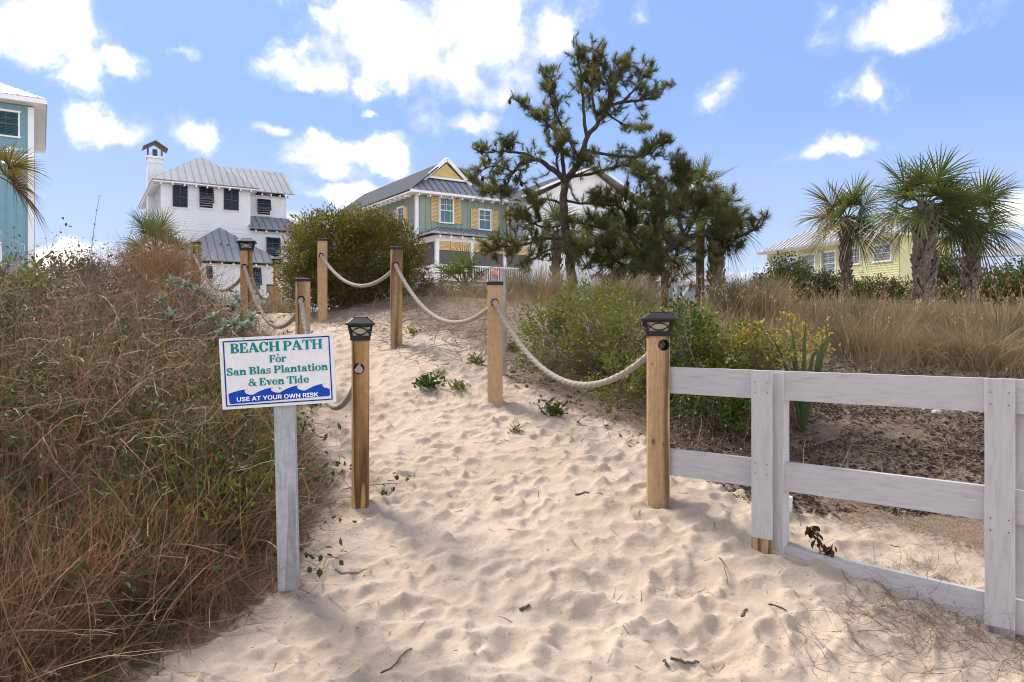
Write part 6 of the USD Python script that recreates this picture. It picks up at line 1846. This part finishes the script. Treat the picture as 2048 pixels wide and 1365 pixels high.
pb.limb([(1020, 1000), (1060, 1060), (1110, 1110), (1170, 1165)], .022, .006, -.4, .35, .3, .3, up=-.3, tip=False)
pb.limb([(1060, 985), (1080, 1020), (1020, 1060)], .022, .007, .3, 1.2, .1, .4)
nb = pb.finish(thin=.72)
pc = Pine('second dark leaning pine trunk crossing behind the first', Z(830, 1210, D1 + .5), 203, D1 + .5)
pc.limb([(815, 1250), (850, 1170), (910, 1085), (960, 1000), (985, 900), (960, 820), (900, 760)], .10, .03, 0, .8, .5, .5, name='trunk')
pc.limb([(985, 900), (1040, 830), (1100, 800), (1180, 760)], .035, .009, .4, 1.2, .2, .48)
pc.limb([(960, 1000), (880, 930), (800, 900), (700, 880)], .035, .009, -.3, 1.2, .2, .48)
pc.limb([(960, 820), (1000, 740), (1050, 680), (1120, 660)], .03, .008, .3, 1.1, .2, .45)
nc = pc.finish(thin=.55)
print('tufts', na, nb, nc)

# ---------------------------------------------------------------- small plants and bits on the sand
r_ = np.random.default_rng(301)
for lb, px, py, rad, n, m, sz, asp in [
        ('dense dark green rosette plant growing in the middle of the sand path', 856, 776, .085, 160, GREENL, .055, .4), ('small green plant right of the dense rosette on the path', 916, 782, .065, 90, OLIVE, .045, .4),
        ('small green plant on the sand below the sagging rope', 1110, 833, .07, 110, GREENL, .055, .35), ('olive tuft high on the bank left of the middle post', 953, 730, .075, 110, OLIVE, .045, .3),
        ('reddish dry sprig on the sand above the rosette plant', 880, 752, .05, 60, GRASSR, .04, .25), ('wispy dark sprig standing on the sand near the path centre', 1030, 866, .045, 40, SCRUB, .04, .25),
        ('green tuft at the foot of the bank behind the sign', 628, 812, .05, 60, GREENL, .045, .45), ('green sprig just right of the middle post', 1023, 700, .05, 50, OLIVE, .05, .4), ('pale green sprig beside the foot of the tall post', 825, 668, .06, 50, OLIVE, .05, .35)]:
    b = gpt(px, py)
    t = thing('sand_plant', lb, 'small plant', b, group='small plants in the sand')
    az = r_.uniform(0, 2 * np.pi, n)
    q = b + np.c_[r_.normal(0, rad * .55, (n, 2)), np.abs(r_.normal(0, rad * .5, n))]
    d_ = np.c_[np.cos(az), np.sin(az), r_.uniform(.1, 1.2, n)]
    part(t, 'leaves', leaves(q, d_, sz * r_.uniform(.6, 1.2, n), asp, r_), m, kind='stuff')
    s0 = np.repeat(b[None], 8, 0)
    part(t, 'stems', ribbons(wander(s0, np.c_[r_.normal(0, .6, (8, 2)), np.ones(8)], np.full(8, rad * 1.4), 4, .1, 0, r_), np.full(8, .004), r_), TWIG)
# green briar runners near the sign
for lb, pts in [('briar runner with dark heart shaped leaves on the sand right of the sign post', [(610, 1130), (640, 1150), (636, 1175), (655, 1120), (678, 1128)]), ('briar runner beside the foot of the nearest left post', [(735, 970), (755, 985), (775, 1000), (795, 975), (690, 985)]),
                ('briar runner climbing left of the nearest left post', [(625, 985), (648, 975), (665, 965), (690, 945), (655, 990)])]:
    g = np.array([gpt(*p) for p in pts])
    t = thing('briar_runner', lb, 'creeper', g[0])
    part(t, 'stem', tube(smooth_line(g + [0, 0, .02], 16), .0025, 5), TWIG)
    n = 12
    c = g[r_.integers(0, len(g), n)] + np.c_[r_.normal(0, .03, (n, 2)), r_.uniform(.02, .08, n)]
    for i in range(n):
        part(t, 'leaf', leaves(c[i:i + 1], r_.normal(size=(1, 3)) + [0, -.3, .3], np.array([r_.uniform(.03, .05)]), .75, r_), GREENL)
# the dead seedling by the buried rail
b = gpt(1640, 1126)
t = thing('dead_seedling', 'dead seedling with curled brown leaves standing before the buried fence rail', 'seedling', b)
st_ = smooth_line([b - [0, 0, .03], b + [0, 0, .06], P(1637, 1082, b[1]), P(1628, 1060, b[1])], 10)
sm = part(t, 'stem', tube(st_, np.linspace(.005, .003, 10), 6), TWIG)
s2 = smooth_line([b + [0, 0, .055], P(1650, 1103, b[1] - .01), P(1664, 1092, b[1] - .02)], 8)
part(t, 'stem', tube(s2, np.linspace(.004, .002, 8), 6), TWIG)
dl = leafy('curled_dead_leaf', [(0, (0.06, 0.03, 0.012)), (.6, (0.14, 0.07, 0.025)), (1, (0.25, 0.14, 0.05))], trans=.15, rough=.8)
for c, n in [(P(1630, 1062, b[1]), 9), (P(1622, 1052, b[1]), 6), (P(1637, 1078, b[1]), 5), (P(1665, 1096, b[1] - .02), 10), (P(1660, 1106, b[1] - .02), 5)]:
    for i in range(n):
        q = c + r_.normal(0, .010, 3)
        v, f = leaves(q[None], np.array([[r_.normal(0, .5), r_.normal(0, .5), -.8]]), np.array([r_.uniform(.03, .055)]), .45, r_, fold=.9)
        part(t, 'curled_leaf', (v, f), dl)
# sticks one can count on the sand
for lb, a, c, rr_ in [('dark stick lying on the sand at the bottom centre right', (1338, 1330), (1398, 1320), .006), ('short dark stick stub at the bottom edge', (1326, 1330), (1334, 1346), .006), ('dark stick on the sand below the buried rail', (1537, 1208), (1572, 1222), .004), ('small upright stick on the sand at the lower right', (1484, 1246), (1492, 1232), .005),
                   ('dark bark chip on the sand at the lower centre', (1040, 1226), (1060, 1218), .008), ('curved bare twig on the sand left of the buried rail', (1440, 1118), (1456, 1182), .0025), ('reddish straw on the sand at the lower left', (762, 1350), (822, 1308), .003),
                   ('dark twig on the sand near the foot of the fence end post', (1150, 990), (1178, 986), .005), ('rusty straw across the sand right of the sign', (668, 1143), (745, 1146), .0025)]:
    p0, p1 = gpt(*a), gpt(*c)
    ln = np.linspace(p0, p1, 9)
    ln[:, :2] += r_.normal(0, .004, (9, 2))
    ln[:, 2] = gz(ln[:, 0], ln[:, 1]) + rr_ * .9 + (.03 * np.sin(np.linspace(0, 3.1, 9)) if 'curved' in lb else 0)
    solo('stick', tube(ln, np.linspace(rr_, rr_ * .6, 9), 6, rough=.3), DRIFT, lb, 'stick', group='sticks on the sand')
# pale stones behind the fence and a stump on the path
for px, py, s in [(1873, 828, .035), (1850, 822, .02), (1905, 826, .018), (1930, 826, .02)]:
    c = gpt(px, py)
    m = trimesh.creation.icosphere(2, 1.0)
    v = np.array(m.vertices)
    v = v * [s, s * .8, s * .6] * (.75 + .5 * meshkit.fbm(v * 1.7 + px, 3)[:, None])
    solo('stone', (v + c + [0, 0, s * .25], np.array(m.faces)), STONE, {1873: 'largest pale stone lying behind the fence below the top rail', 1850: 'small pale stone left of the largest stone', 1905: 'small pale stone right of the largest stone', 1930: 'outermost small pale stone on the right behind the fence'}[px], 'stone', group='pale stones behind the fence', smooth=True)
c = gpt(1092, 822)
t = thing('wood_stump', 'small grey piece of old stump in the sand beside the green plant', 'stump', c)
v, f = tube(smooth_line([c - [0, 0, .03], c + [.01, 0, .04], c + [.05, .02, .085]], 8), np.linspace(.03, .012, 8), 8, rough=.6, seed=3)
part(t, 'stump_wood', (v, f), STAKEWOOD)
c2 = c + [-.04, .01, 0]
part(t, 'splinter', tube(smooth_line([c2 - [0, 0, .02], c2 + [-.01, 0, .03], c2 + [-.035, .01, .05]], 6), np.linspace(.012, .004, 6), 6, rough=.6, seed=4), STAKEWOOD)
